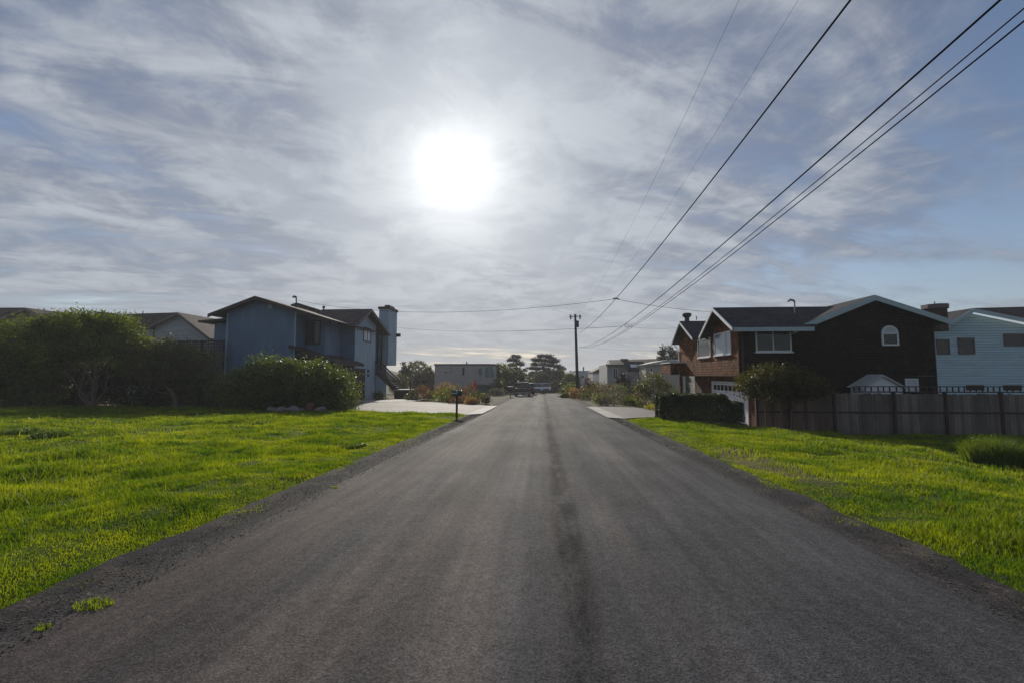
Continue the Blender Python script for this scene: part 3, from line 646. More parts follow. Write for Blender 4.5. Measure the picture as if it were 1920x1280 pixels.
# garage door
gy0, gy1 = Y_at(1400.5, XL)+.02, Y_at(1336, XL)-.02; gt = PX(1337, 716.5, XL).z
gd = MB(); 
nrow = 4; rh = (gt-ZB-.05)/nrow
for r_ in range(nrow): gd.box(XL-.03, XL-.004, gy0, gy1, ZB+.05+r_*rh+.012, ZB+.05+(r_+1)*rh-.008)
gd.box(XL-.012, XL-.0035, gy0+.01, gy1-.01, ZB+.05, gt-.01)
door = gd.build('garage_door', WHITE, H)
for k in range(8):
    y0 = gy0+.16+k*(gy1-gy0-.32)/8; MB().box(XL-.038, XL-.028, y0+.06, y0+(gy1-gy0-.32)/8-.06, gt-rh+.10, gt-.12).build('window', GLASS, door)
fr = MB(); fr.box(XL-.05, XL-.002, gy0-.12, gy0-.003, ZB, gt+.1); fr.box(XL-.05, XL-.002, gy1+.003, gy1+.12, ZB, gt+.1); fr.box(XL-.05, XL-.002, gy0-.003, gy1+.003, gt+.002, gt+.1); fr.build('frame', WHITE, door)
# roofs
gable_roof_x(H, (n1_.y, ze), (a1.y, zr), (f1.y+.15, ze-.05), XG, ap.x-.4, mat=KROOF, trim=WHITE, tw=.17, eave=False, xn=lf.x+.05)
MB().box(XG+.03, lf.x+.1, n1_.y-.05, n1_.y-.003, ze-.22, ze-.02).build('fascia', PALE, H)
gable_roof_x(H, (n2_.y-.1, ze), (a2.y, zr), (f2.y, ze-.02), XG+.05, ap.x, mat=KROOF, trim=WHITE, tw=.15, eave=False)
Lp, Rp = P(1505, 608, YN-.45), P(1787, 600, YN-.45); Ap = P(1640, 553, YN-.45)
gable_roof_y(H, (Lp.x-.5, Lp.z-.20), (Ap.x, Ap.z), (Rp.x, Rp.z), YN-.45, YF+.3, mat=KROOF, trim=PALE, tw=.26, tt=.06)
# windows
win_y(H, 1415.5, 615.5, 1484, 659, YN, WHITE, GLASS, .06, (.49,), WHITE)
win_x(H, 1342, 1373.5, 622.5, 664, XU-.002, -1, WHITE, GLASSB, .06, (.3,), sill=WHITE)
win_x(H, 1311, 1334.5, 634, 669, XU-.002, -1, WHITE, GLASS, .05, (), sill=WHITE)
# arched window
c0, c1 = P(1653, 648, YN), P(1682, 610.5, YN); cx = (c0.x+c1.x)/2; hw = (c1.x-c0.x)/2; zs = c1.z-hw
def arch(hw, z0, zs, n_=14): return [(cx-hw, z0), (cx+hw, z0)] + [(cx+hw*math.cos(t), zs+hw*math.sin(t)) for t in [math.pi*i/n_ for i in range(n_+1)]]
aw = MB().ext([(x_, YN-.03, z_) for x_, z_ in arch(hw-.05, c0.z+.05, zs)], (0,.035,0)).build('window', GLASS, H)
fr = MB()
oa, ia = arch(hw, c0.z, zs), arch(hw-.075, c0.z+.075, zs)
for i in range(len(oa)):
    j = (i+1) % len(oa); fr.ext([(oa[i][0],YN-.07,oa[i][1]),(oa[j][0],YN-.07,oa[j][1]),(ia[j][0],YN-.07,ia[j][1]),(ia[i][0],YN-.07,ia[i][1])], (0,.072,0))
fr.box(cx-hw+.08, cx+hw-.08, YN-.06, YN-.032, zs-.03, zs+.03); fr.build('frame', WHITE, aw)
MB().ext([(x_, YN-.036, z_) for x_, z_ in arch(hw-.078, zs+.035, zs+.035)[0:]], (0,.004,0)).build('blind', GLASSW, aw)
# chimney, vents, service mast, balcony
c = P(1753, 580, YN+2.2)
ch = MB().ext([(c.x+.52*math.cos(t), c.y+.52*math.sin(t), c.z-1.2) for t in [math.pi*(i+.5)/4 for i in range(8)]], (0,0,1.22)).build('chimney', BROOF, H)
MB().ext([(c.x+.60*math.cos(t), c.y+.60*math.sin(t), c.z+.02) for t in [math.pi*(i+.5)/4 for i in range(8)]], (0,0,.22)).build('chimney_cap', TAUPE, ch)
MB().tube([c+V3(0,0,.24), c+V3(0,0,.42)], .03, 6).build('spark_pipe', METAL, ch)
mast(H, 1490, 567, 598, YN+.9); mast(H, 1306, 593, 600, 31.5, hood=False)
c = P(1288, 596, 32.0); MB().tube([c-V3(0,0,.4), c, c+V3(0,0,.12), c+V3(0,0,.28), c+V3(0,0,.33)], [.16,.16,.3,.3,.18], 12).build('roof_vent', DMETAL, H)
bx0 = X_at(1254, YF-.6); MB().box(XU-1.0, XU-.01, YF-1.2, YF+1.3, 1.65, 2.45).build('balcony', SHIN, H)
MB().box(XU-1.05, XU-.01, YF-1.25, YF+1.35, 2.45, 2.52).build('railing_cap', WHITE, H)
MB().box(XU-.1, XU+.08, YF-.35, YF-.17, ZB, ZO-.03).build('post', SHIN, H)
MB().tube([(XU-.35,YF+.02,ze-.2),(XU-.12,YF+.02,ze-.45),(XU-.06,YF+.02,ze-.7),(XU-.06,YF+.02,1.7)], .035, 7).build('downpipe', WHITE, H)
MB().box(XL-.04,XL-.003, YF-2.1, YF-1.2, ZB, .95).build('entry_door', DTRIM, H)
MB().box(XU+.14,XU+.24, YN-.06, YN-.004, ZO, z_ev-.1).build('corner_board', DTRIM, H)

# ================================================================ fence right
YFc = 22.0; XF0 = X_at(1416, YFc)
us = [1416, 1478, 1560, 1672, 1768, 1872, 1975, 2080]; fz0 = P(1500, 802, YFc).z-.25; fz1 = P(1500, 735.5, YFc).z
fe = thing('board_fence', (XF0, YFc, fz0), 'long weathered board fence with a baluster topper behind the right lawn', 'fence')
for i in range(len(us)-1):
    x0, x1 = X_at(us[i], YFc), X_at(us[i+1], YFc); pn = MB(); xx = x0+.06; mt = WOODB if i < 2 else WOOD
    while xx < x1-.06:
        w_ = random.uniform(.125,.15); pn.box(xx, min(xx+w_, x1-.05), YFc-.012-random.uniform(0,.010), YFc+.012, fz0, fz1-random.uniform(0,.06)); xx += w_+random.uniform(.004,.012)
    o = pn.build('board_panel', mt, fe)
    MB().box(x0+.06, x1-.06, YFc-.055, YFc-.024, fz0+.95, fz0+1.03).build('rail', DWOOD, fe)
    MB().box(x0-.055, x0+.055, YFc-.08, YFc+.05, fz0, fz1+.05+random.uniform(0,.05)).build('post', DWOOD, fe)
tb = MB(); xx = X_at(1600, YFc); xe = X_at(2080, YFc)
tb.box(xx, xe, YFc+.03, YFc+.07, fz1+.02, fz1+.07); tb.box(xx, xe, YFc+.03, YFc+.07, fz1+.27, fz1+.31)
while xx < xe:
    tb.box(xx, xx+.045, YFc+.035, YFc+.065, fz1+.07, fz1+.27); xx += random.choice([.24,.26,.30])
for u in (1812, 1882): x_ = X_at(u, YFc); tb.box(x_, x_+.75, YFc+.028, YFc+.072, fz1+.12, fz1+.36)
tb.build('baluster_topper', DWOOD, fe)
# pale shed and greenhouse frame between fence and house
Ys = 22.9
S = thing('garden_shed', (P(1652,720,Ys).x, Ys, fz0), 'small pale gabled garden shed peeking over the fence below the arched window', 'shed')
sa_, sl_, sr_ = P(1653,701,Ys), P(1612,725,Ys), P(1698,725,Ys)
MB().ext([(sl_.x+.15,Ys,fz0),(sr_.x-.15,Ys,fz0),(sr_.x-.15,Ys,sr_.z),(sa_.x,Ys,sa_.z-.08),(sl_.x+.15,Ys,sl_.z)], (0,.9,0)).build('wall', WHITE, S)
gable_roof_y(S, (sl_.x,sl_.z), (sa_.x,sa_.z), (sr_.x,sr_.z), Ys-.08, Ys+.95, .05, GREYW, GREYW, .08, tt=.02)
win_y(H, 1696, 709, 1722, 735, YN, WHITE, GLASSW, .05, (), name='window')

# ================================================================ pale blue lap-sided house, far right
YB = 31.0; zb0 = -1.19
B = thing('lap_sided_house', (X_at(1812,YB), YB, zb0), 'pale blue lap sided house behind the fence at the far right', 'house')
bl, ba, brt = P(1735, 623, YB), P(1811, 580, YB), P(2080, 636, YB)
def bz(x): return bl.z+(ba.z-bl.z)*(x-bl.x)/(ba.x-bl.x) if x < ba.x else ba.z+(brt.z-ba.z)*(x-ba.x)/(brt.x-ba.x)
wx0, wx1 = bl.x+.3, brt.x-.3
MB().ext([(wx0,YB+.03,zb0),(wx1,YB+.03,zb0),(wx1,YB+.03,bz(wx1)-.2),(ba.x,YB+.03,ba.z-.2),(wx0,YB+.03,bz(wx0)-.2)], (0,8,0)).build('wall', SAGE, B)
lp = MB(); z_ = zb0; pit = .17
while z_ < ba.z-.3:
    zt = z_+pit
    xa, xb = wx0, wx1
    if zt > bz(wx0)-.22: xa = ba.x-(ba.x-bl.x)*(ba.z-.22-zt)/(ba.z-bl.z)
    if zt > bz(wx1)-.22: xb = ba.x+(brt.x-ba.x)*(ba.z-.22-zt)/(ba.z-brt.z)
    if xb-xa > .3: lp.add([(xa,YB-.004,z_),(xb,YB-.004,z_),(xb,YB+.028,zt),(xa,YB+.028,zt),(xa,YB+.029,z_),(xb,YB+.029,z_)], [(0,1,2,3),(0,4,5,1)])
    z_ += pit
lp.build('siding', SAGE, B)
m = MB(); m.ext([(bl.x,YB-.5,bl.z),(ba.x,YB-.5,ba.z),(ba.x,YB-.5,ba.z-.1),(bl.x,YB-.5,bl.z-.1)], (0,9,0)); rf = m.build('roof', KROOF, B)
E1 = P(2080, 628, YB-.5); Rg = P(2080, 571, YB+2.5)
m = MB(); m.ext([ba+V3(0,-.5,0), Rg, E1], (0,0,-.1)); m.build('roof', BROOF, B)
for a, b in (((bl.x,bl.z),(ba.x,ba.z)),((ba.x,ba.z),(E1.x,E1.z))): MB().ext([(a[0],YB-.56,a[1]-.02),(b[0],YB-.56,b[1]-.02),(b[0],YB-.56,b[1]-.27),(a[0],YB-.56,a[1]-.27)], (0,.05,0)).build('fascia', PALE, rf)
TT = M_plain('taupe_window_trim', (.10,.085,.09), .6, .1)
win_y(B, 1755, 636, 1781, 664, YB-.01, TT, GLASS, .07); win_y(B, 1795, 633, 1828, 663.5, YB-.01, TT, GLASS, .07); win_y(B, 1881, 626, 1960, 648, YB-.01, TT, GLASS, .07, (.5,))

# ================================================================ blue house, left
zl = -.85; YA = 37.0
A = thing('blue_house', (X_at(560, 40), 40, zl), 'two storey blue wood sided house with brown roof and tall chimney, left of the road', 'house')
xA0, xA1 = X_at(421, YA), X_at(551.5, YA); Lp, Ap, Rp = P(390, 588.5, YA-.7), P(478, 555, YA-.7), P(620, 598.5, YA-.7)
def az(x): return Lp.z+(Ap.z-Lp.z)*(x-Lp.x)/(Ap.x-Lp.x) if x < Ap.x else Ap.z+(Rp.z-Ap.z)*(x-Ap.x)/(Rp.x-Ap.x)
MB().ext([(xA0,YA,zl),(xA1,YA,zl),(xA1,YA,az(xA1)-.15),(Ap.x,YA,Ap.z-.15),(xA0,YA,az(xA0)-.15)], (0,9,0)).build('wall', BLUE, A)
YBw = 38.6; xB1 = X_at(607, YBw)
MB().ext([(xA1+.003,YBw,zl),(xB1,YBw,zl),(xB1,YBw,az(xB1)-.16),(xA1+.003,YBw,az(xA1)-.16)], (0,5,0)).build('wall', BLUE, A)
gable_roof_y(A, (Lp.x,Lp.z), (Ap.x,Ap.z), (Rp.x,Rp.z), YA-.7, YA+9.6, .14, BROOF, DTRIM, .30, tt=.06)
MB().box(Ap.x+.75, Ap.x+1.1, YA-.03, YA-.002, Ap.z-.95, Ap.z-.6).build('gable_vent', PALE, A)
MB().box(xA0+.25, xA0+.36, YA-.07, YA-.003, zl, az(xA0)-.4).build('downpipe', BLUE, A)
win_y(A, 560, 601, 601, 645, YBw-.002, DTRIM, GLASS, .1, (.28,), DTRIM)
MB().box(xA0-.02, xA0+.12, YA-.035, YA-.004, zl, az(xA0)-.3).build('corner_board', BLUE_LIT, A); MB().box(xA1-.12, xA1+.02, YA-.035, YA-.004, zl, az(xA1)-.3).build('corner_board', BLUE_LIT, A); MB().box(xA0+.37, xA1-.125, YA-.025, YA-.004, 2.0, 2.12).build('belly_band', BLUE, A)
# left wing with flat roof
yW = 40.5; MB().box(X_at(398,yW), X_at(430,yW), yW, yW+4, zl, P(400,606,yW).z).build('wall', BLUE, A)
a_, b_ = P(371,601,yW-.8), P(432,601,yW-.8); MB().ext([(a_.x,yW-.8,a_.z),(b_.x,yW-.8,a_.z+.25),(b_.x,yW-.8,a_.z+.05),(a_.x,yW-.8,a_.z-.16)], (0,5,0)).build('roof', BROOF, A)
# street block
YC = 42.0; XS = X_at(664, YC); XO = XS+.75
nc, ac, fc = PX(674, 603, XO), PX(697, 579.5, XO), PX(732, 627, XO); YD = Y_at(703, XS)
zn = nc.z; za = ac.z
def cz(y): return zn+(za-zn)*(y-nc.y)/(ac.y-nc.y) if y < ac.y else za+(fc.z-za)*(y-ac.y)/(fc.y-ac.y)
xC0 = xB1-1.5
MB().ext([(xC0,YC,zl),(xC0,YD,zl),(xC0,YD,cz(YD)-.16),(xC0,ac.y,za-.16),(xC0,YC,cz(YC)-.16)], (XS-xC0-.02,0,0)).build('wall', BLUE, A)
MB().ext([(XS-.018,YC-.003,zl),(XS-.018,YD,zl),(XS-.018,YD,cz(YD)-.17),(XS-.018,ac.y,za-.17),(XS-.018,YC-.003,cz(YC)-.17)], (.02,0,0)).build('wall', BLUE_LIT, A)['label'] = 'blue wall facing the street, its lit look painted in as a paler colour'
gable_roof_x(A, (nc.y,zn), (ac.y,za), (fc.y,fc.z), X_at(600,ac.y), XO, .14, BROOF, TAUPE, .26, side=1)
MB().box(XS-3.5, XS-.9, YD+.003, fc.y-.4, zl, cz(fc.y-.4)-.2).build('wall', BLUE, A)
for u in (709, 716): q = PX(u, 640, XS-.1); MB().box(q.x-.07, q.x+.07, q.y-.07, q.y+.07, 2.0, cz(q.y)-.15).build('post', DTRIM, A)
win_x(A, 679.6, 693, 614, 640.5, XS+.003, 1, DTRIM, GLASSW, .1, (.5,))
# rear ridge, chimney chase
a_, b_, c_ = P(545,571,45.5), P(556,567.5,45.5), P(606,583,45.5); MB().ext([(a_.x,45.5,a_.z-.6),(a_.x,45.5,a_.z),(b_.x,45.5,b_.z),(c_.x,45.5,c_.z),(c_.x,45.5,c_.z-.6)], (0,4,0)).build('roof', BROOF, A)
k0, k1 = P(711,580,50), P(729.5,580,50); yk = Y_at(742.5, k1.x)
chm = MB().box(k0.x, k1.x, 50, yk, P(730,684,50).z, k0.z).build('chimney', BLUE_LIT, A)
MB().box(k0.x-.1, k1.x+.1, 49.9, yk+.1, k0.z, k0.z+.28).build('chimney_cap', DTRIM, chm); MB().box(k0.x+.45, k1.x-.15, 50.5, yk-.5, k0.z+.28, k0.z+.55).build('flue', DMETAL, chm)
MB().box(k0.x-3, k0.x-.01, fc.y-.45, yk, zl, 6.1).build('wall', BLUE, A)
q = PX(742, 628, k1.x); MB().box(q.x+.0, q.x+.55, q.y+.1, q.y+.16, q.z-.22, q.z+.18).build('bracket', DTRIM, A)
# lean-to garage with street-facing door
XGg = XO-.1; e0, e1 = PX(628, 679, XGg), PX(682, 680, XGg); hi = P(541, 646, e0.y); ze_ = (e0.z+e1.z)/2
m = MB().ext([(hi.x,e0.y,hi.z),(XGg,e0.y,ze_),(XGg,e0.y,ze_-.14),(hi.x,e0.y,hi.z-.14)], (0,e1.y-e0.y,0)); gr_ = m.build('roof', BROOF, A)
MB().ext([(hi.x,e0.y-.05,hi.z-.02),(XGg,e0.y-.05,ze_-.02),(XGg,e0.y-.05,ze_-.26),(hi.x,e0.y-.05,hi.z-.26)], (0,.047,0)).build('fascia', DTRIM, gr_)
MB().box(XGg+.003, XGg+.05, e0.y-.05, e1.y, ze_-.26, ze_-.02).build('fascia', DTRIM, gr_)
gw = e0.y+.6; MB().ext([(hi.x+.4,gw,zl),(XS-.003,gw,zl),(XS-.003,gw,ze_-.1),(hi.x+.4,gw,hi.z-.32)], (0,YC-gw-.004,0)).build('garage_wall', DTRIM, A)
MB().box(XS+.003, XS+.04, gw+.3, Y_at(684, XS), zl, ze_-.45).build('garage_door', DWOOD, A)
for k in (0, 1): q = PX(690, 695+k*8, XS+.004); MB().box(q.x, q.x+.02, q.y-.25, q.y+.25, q.z-.14, q.z+.14).build('plaque', DTRIM, A)
mast(A, 555.5, 559, 585, 40.5, DTRIM, .06); c = P(607, 578, 43); MB().tube([c-V3(0,0,.5), c, c+V3(0,0,.02), c+V3(0,0,.2)], [.07,.07,.14,.14], 8).build('roof_vent', DMETAL, A)
# stair and deck (moves with the house)
st = MB(); top = PX(700, 690, XS+.3); ys0 = YD+.6; zt = 2.2; zd = .12; xs0 = XS+.1; xs1 = P(728,730,45).x; nst = 9
for i in range(nst):
    t_ = (i+.5)/nst; x_ = xs0+(xs1-xs0)*t_; z_ = zt+(zd-zt)*(i+1)/(nst+1); st.box(x_-.17, x_+.17, ys0-.6, ys0+.6, z_-.05, z_)
st.build('stair_treads', APRON, A)
for sy in (-.65, .65):
    s_ = MB(); s_.bar((xs0,ys0+sy,zt-.25),(xs1,ys0+sy,zd-.15), .06, .3); s_.build('stringer', DWOOD, A)
    s_ = MB(); s_.bar((xs0-.2,ys0+sy,zt+.95),(xs1,ys0+sy,zd+.95), .07, .12); s_.bar((xs0,ys0+sy,zt+.15),(xs1,ys0+sy,zd+.15), .05, .07)
    for i in range(15): t_ = i/14; x_ = xs0+(xs1-xs0)*t_; z_ = zt+(zd-zt)*t_; s_.box(x_-.02, x_+.02, ys0+sy-.02, ys0+sy+.02, z_+.1, z_+.95)
    s_.build('stair_railing', DWOOD, A)
xd1 = P(782,730,45).x; xd0 = xs1-.1; xdm = P(758,730,45).x
MB().box(xs0-.6, xs0, ys0-.7, ys0+.7, zt-.1, zt).build('landing', DWOOD, A); MB().box(xd0, xdm, ys0-1.0, ys0+1.2, zd-.1, zd).build('deck_floor', APRON, A); MB().box(xd0+.05, xdm-.05, ys0-.95, ys0+1.15, zl, zd-.1).build('deck_skirt', DWOOD, A)
s_ = MB(); s_.box(xdm-.3, xd1, ys0+1.0, ys0+1.1, zd+.85, zd+.93); s_.box(xdm-.3, xd1, ys0+1.0, ys0+1.08, zd+.05, zd+.12)
x_ = xdm-.3
while x_ < xd1: s_.box(x_, x_+.04, ys0+1.02, ys0+1.06, zl+.2, zd+.85); x_ += .17
s_.build('deck_railing', DWOOD, A); MB().box(xdm-.02, xdm+.1, ys0-1.05, ys0-.93, zl, zd+.95).build('post', DWOOD, A)
# dark lattice screen beside it
ys_ = 36.2; l0, l1 = X_at(330, ys_), X_at(416, ys_); lz = P(400, 640, ys_).z
L = thing('lattice_screen', (l0, ys_, zl), 'tall dark wooden lattice screen joined to the left side of the blue house', 'fence')
m = MB(); x_ = l0
while x_ < l1: m.box(x_, x_+.07, ys_, ys_+.03, zl, lz); x_ += .14
m.build('slat_panel', DWOOD, L); m = MB(); z_ = 0
while z_ < lz: m.box(l0, l1, ys_+.034, ys_+.06, z_, z_+.05); z_ += .28
m.box(l0, l1, ys_-.03, ys_+.08, lz, lz+.1); m.build('rail', DWOOD, L)
for x_ in (l0, (l0+l1)/2, l1-.1): MB().box(x_, x_+.12, ys_+.065, ys_+.18, zl, lz+.12).build('post', DWOOD, L)

# ================================================================ neighbours behind the hedge, left
def simple_gable(name, label, Y, pts, wall, roof, trim, depth=9, zb=-1.2, ridge=None):
    l_, a_, r_ = [P(u, v, Y) for u, v in pts]; o = thing(name, (a_.x, Y+.5, zb), label, 'house')
    f = lambda x: l_.z+(a_.z-l_.z)*(x-l_.x)/(a_.x-l_.x) if x < a_.x else a_.z+(r_.z-a_.z)*(x-a_.x)/(r_.x-a_.x)
    MB().ext([(l_.x+.6,Y+.6,zb),(r_.x-.6,Y+.6,zb),(r_.x-.6,Y+.6,f(r_.x-.6)-.15),(a_.x,Y+.6,a_.z-.15),(l_.x+.6,Y+.6,f(l_.x+.6)-.15)], (0,depth-1,0)).build('wall', wall, o)
    gable_roof_y(o, (l_.x,l_.z), (a_.x,a_.z), (r_.x,r_.z), Y, Y+depth, .14, roof, trim, .28)
    return o
o = simple_gable('grey_sided_house', 'grey lap sided house with a low gable and skylight behind the myrtle trees', 46, [(272,614),(332,585.5),(394,634)], GREYL, BROOF, TAUPE, 10)
a_ = P(332,585.5,46); m = MB(); m.ext([P(180,584,48), P(228,589,47.5), P(332,586,46.8), P(285,612,46.3), P(170,612,46.3)], (0,0,-.12)); rr_ = m.build('roof', BROOF, o)
m = MB(); m.ext([P(222,591,47.0)+V3(0,-.3,.05), P(236,591,47.0)+V3(0,-.3,.05), P(254,600,46.6)+V3(0,-.3,.05), P(238,600,46.6)+V3(0,-.3,.05)], (0,0,-.08)); m.build('skylight', M_plain('skylight_glass', (.6,.65,.7), .12, .05, bump=0), rr_)
MB().box(P(165,612,47).x, P(285,612,47).x, 47.2, 53, -1.2, P(200,612,47).z).build('wall', GREYL, o)
m = MB(); c = P(268,586,48); m.tube([c-V3(0,0,.3), c+V3(0,0,.15)], .05, 7); m.build('roof_vent', DMETAL, o)
o = simple_gable('brown_roofed_house', 'house at the far left of which only the brown gable top shows over the hedge', 46, [(-40,612),(47,577),(100,606)], TAUPE, BROOF, TAUPE, 10)
m = MB(); m.ext([P(-120,577.5,50), P(47,577,46.5), P(-40,612,46.3), P(-120,612,46.3)], (0,0,-.1)); m.build('roof', BROOF, o)

# ================================================================ beige modern house (far left centre)
YM = 72.0; o = thing('modern_house', (X_at(870,YM), YM, g(-12,YM)), 'flat roofed beige stucco house with teal glass corner beyond the driveway', 'house')
x0, x1, x2 = X_at(815,YM), X_at(905,YM), X_at(925,YM); zt = P(870,681.5,YM).z; zb = -1.6
pl = [(x0,YM),(x1,YM)] + [(x1+(x2-x1)*math.sin(t), YM+1.8*(1-math.cos(t))) for t in [R(15*i) for i in range(1,7)]] + [(x2,YM+9),(x0,YM+9)]
MB().ext([(a,b,zb) for a,b in pl], (0,0,zt-zb-.25)).build('wall', STUC, o)
MB().ext([(a+(.12 if a > x1 else -.12*(a==x0)),b-.12,zt-.25) for a,b in pl], (0,0,.25)).build('roof', TAUPE, o)
for u0,v0,u1,v1 in ((896,688,905,704),(866,687,872,704),(833,694,838,699),(843,694,848,699),(843,687,847,691)):
    win_y(o, u0, v0, u1, v1, YM-.01, STUC, TEAL if u0 > 890 else GLASS, .1)
for i in (1,3): 
    t0, t1 = R(15*i), R(15*(i+2)); q = lambda t: (x1+(x2-x1+.05)*math.sin(t), YM-.05+1.8*(1-math.cos(t)))
    MB().ext([(*q(t0),1.3),(*q((t0+t1)/2),1.3),(*q(t1),1.3),(*q(t1),2.9),(*q((t0+t1)/2),2.9),(*q(t0),2.9)], (.03,-.04,0)).build('window', TEAL, o)
MB().box(X_at(878,YM), x2-.4, YM-1.0, YM-.03, .05, .2).build('canopy', TAUPE, o); MB().box(X_at(884,YM), x2-.7, YM-.06, YM-.02, zb, .0).build('glazed_door', TEAL, o)
c = P(875,681,YM+1); MB().tube([c-V3(0,0,.1), c+V3(0,0,.35)], [.12,.05], 7).build('roof_vent', DMETAL, o)

# ================================================================ far right houses
Yg = 58.0; o = thing('grey_gabled_house', (X_at(1180,Yg), Yg, -1.3), 'pale grey house with brown roof and skylight beyond the right garden beds', 'house')
q0, q1, q2 = P(1138,676,Yg), P(1146,682,Yg), P(1222,682,Yg)
MB().ext([(q0.x,Yg,-1.5),(q2.x,Yg,-1.5),(q2.x,Yg,q1.z-.05),(q0.x,Yg,q1.z-.05)], (0,8,0)).build('wall', GREYW, o)
m = MB(); m.ext([P(1136,683,Yg-.4), P(1140,674.5,Yg+3.5), P(1236,672,Yg+3.5), P(1224,683,Yg-.4)], (0,0,-.15)); rf = m.build('roof', BROOF, o)
m = MB(); m.ext([P(1137,684,Yg-.42), P(1141,675,Yg+1.5), P(1146,684,Yg-.42)], (0,.1,0)); m.build('gable_trim', WHITE, o)
m = MB(); m.ext([P(1168,677,Yg-1.2), P(1206,677,Yg-1.2), P(1213,694,Yg-2.6), P(1176,694,Yg-2.6)], (0,0,-.12)); rf2 = m.build('roof', BROOF, o)
m = MB(); m.ext([P(1181,684,Yg-1.85)+V3(0,-.1,.08), P(1194,684,Yg-1.85)+V3(0,-.1,.08), P(1198,689,Yg-2.25)+V3(0,-.1,.08), P(1183,689,Yg-2.25)+V3(0,-.1,.08)], (0,0,-.06)); m.build('skylight', WHITE, rf2)
z3 = P(1180,695,Yg-2).z; MB().box(X_at(1177,Yg-2), X_at(1213,Yg-2), Yg-2.2, Yg-.05, -1.5, z3).build('wall', GREYW, o)
MB().box(X_at(1170,Yg), X_at(1184,Yg), Yg+2, Yg+3, P(1175,683,Yg).z, P(1175,672,Yg+2).z).build('chimney', TAUPE, o)
for u0,v0,u1,v1 in ((1149,690,1158,711),(1182,699,1190,711),(1195,699,1203,711)): win_y(o, u0, v0, u1, v1, (Yg if u0 < 1170 else Yg-2.2)-.01, WHITE, GLASS, .08, (.5,))
win_y(o, 1163, 700, 1175, 716, Yg-.01, GREYW, GLASS, .05, name='entry_door')
Yp = 52.; o = thing('pale_roofed_house', (X_at(1232,Yp), Yp, -1.3), 'low pale house with a white roof edge seen left of the shingle house balcony', 'house')
MB().box(X_at(1211,Yp), X_at(1285,Yp), Yp, Yp+8, -1.5, P(1230,683,Yp).z).build('wall', CREAM, o)
m = MB(); m.ext([P(1208,683,Yp-.4), P(1252,674,Yp-.4), P(1290,672.5,Yp-.4), P(1290,684,Yp-.4)], (0,8,0)); m.build('roof', GREYW, o)
m = MB(); m.ext([P(1254,674.5,Yp-.47), P(1290,673,Yp-.47), P(1290,675.5,Yp-.47), P(1254,676.5,Yp-.47)], (0,.05,0)); m.build('fascia', WHITE, o)
win_y(o, 1218, 688, 1224, 698, Yp-.01, WHITE, GLASS, .07); win_y(o, 1245, 690, 1251, 700, Yp-.01, WHITE, GLASS, .07)
Yy = 76.; o = thing('balcony_house', (X_at(1130,Yy), Yy, -1.5), 'cream house with brown sloping roof and yellow eave boards behind the garden', 'house')
MB().box(X_at(1112,Yy), X_at(1150,Yy), Yy, Yy+8, -1.7, P(1130,696,Yy).z).build('wall', CREAM, o)
m = MB(); m.ext([P(1111,697,Yy-.5), P(1141,682,Yy-.5), P(1160,685,Yy-.5), P(1160,697,Yy-.5)], (0,8,0)); m.build('roof', BROOF, o)
MB().box(X_at(1126,Yy), X_at(1142,Yy), Yy-.3, Yy-.01, P(1130,702,Yy).z, P(1130,697,Yy).z).build('eave_board', YEL, o)
MB().box(X_at(1113,Yy), X_at(1124,Yy), Yy-1.2, Yy-.02, P(1115,716,Yy).z, P(1115,701,Yy).z).build('balcony', WHITE, o); win_y(o, 1127, 703, 1134, 712, Yy-.01, WHITE, GLASS, .1)
Yw = 92.; o = thing('flat_roofed_house', (X_at(1097,Yw), Yw, -2.2), 'small pale blue box shaped house just right of the utility pole', 'house')
MB().box(X_at(1079,Yw), X_at(1114,Yw), Yw, Yw+8, -2.6, P(1095,696,Yw).z).build('wall', WHB, o); MB().box(X_at(1078.5,Yw), X_at(1114.5,Yw), Yw-.15, Yw+8.1, P(1095,696,Yw).z, P(1095,694.5,Yw).z).build('roof', WHB, o)
win_y(o, 1088, 702, 1096, 709.5, Yw-.01, WHITE, GLASS, .1); win_y(o, 1107, 704, 1111, 709, Yw-.01, WHITE, GLASS, .1)
c = P(1094,695,Yw+2); MB().tube([c-V3(0,0,.2), c+V3(0,0,.85)], .13, 8).build('chimney_pipe', DMETAL, o)

# ================================================================ utility pole and lines
YP = 55.5; pb = P(1083.5, 744, YP); pt = P(1078.5, 589.5, YP); pbz = g(pb.x, YP)
U = thing('utility_pole', (pb.x, YP, pbz), 'tall dark wooden utility pole standing right of the road', 'utility pole')
MB().tube([(pb.x,YP,pbz-.3), (pb.x*.5+pt.x*.5,YP,(pbz+pt.z)/2), (pt.x,YP,pt.z)], [.20,.17,.13], 12).build('pole', POLEM, U, smooth=True)
MB().box(pt.x-.75, pt.x+.75, YP-.05, YP+.05, pt.z-.30, pt.z-.22).build('crossarm', POLEM, U)
for sx in (-.55,.58): MB().tube([(pt.x+sx,YP,pt.z-.62),(pt.x+sx,YP,pt.z-.5),(pt.x+sx,YP,pt.z-.2),(pt.x+sx,YP,pt.z-.02)], [.04,.09,.09,.04], 8).build('insulator', DMETAL, U)
q = P(1083, 607, YP); MB().tube([(pt.x+.26,YP-.1,q.z-.45),(pt.x+.26,YP-.1,q.z+.35)], .17, 10).build('transformer', DMETAL, U)
MB().tube([(pb.x+.3,YP-.1,pbz),(pb.x+.27,YP-.1,pbz+2.6)], .05, 6).build('conduit', METAL, U)
def quadfit(p0, p1, p2):
    A_ = np.array([[q.y**2, q.y, 1] for q in (p0,p1,p2)]); return np.linalg.solve(A_, np.array([q.z for q in (p0,p1,p2)]))
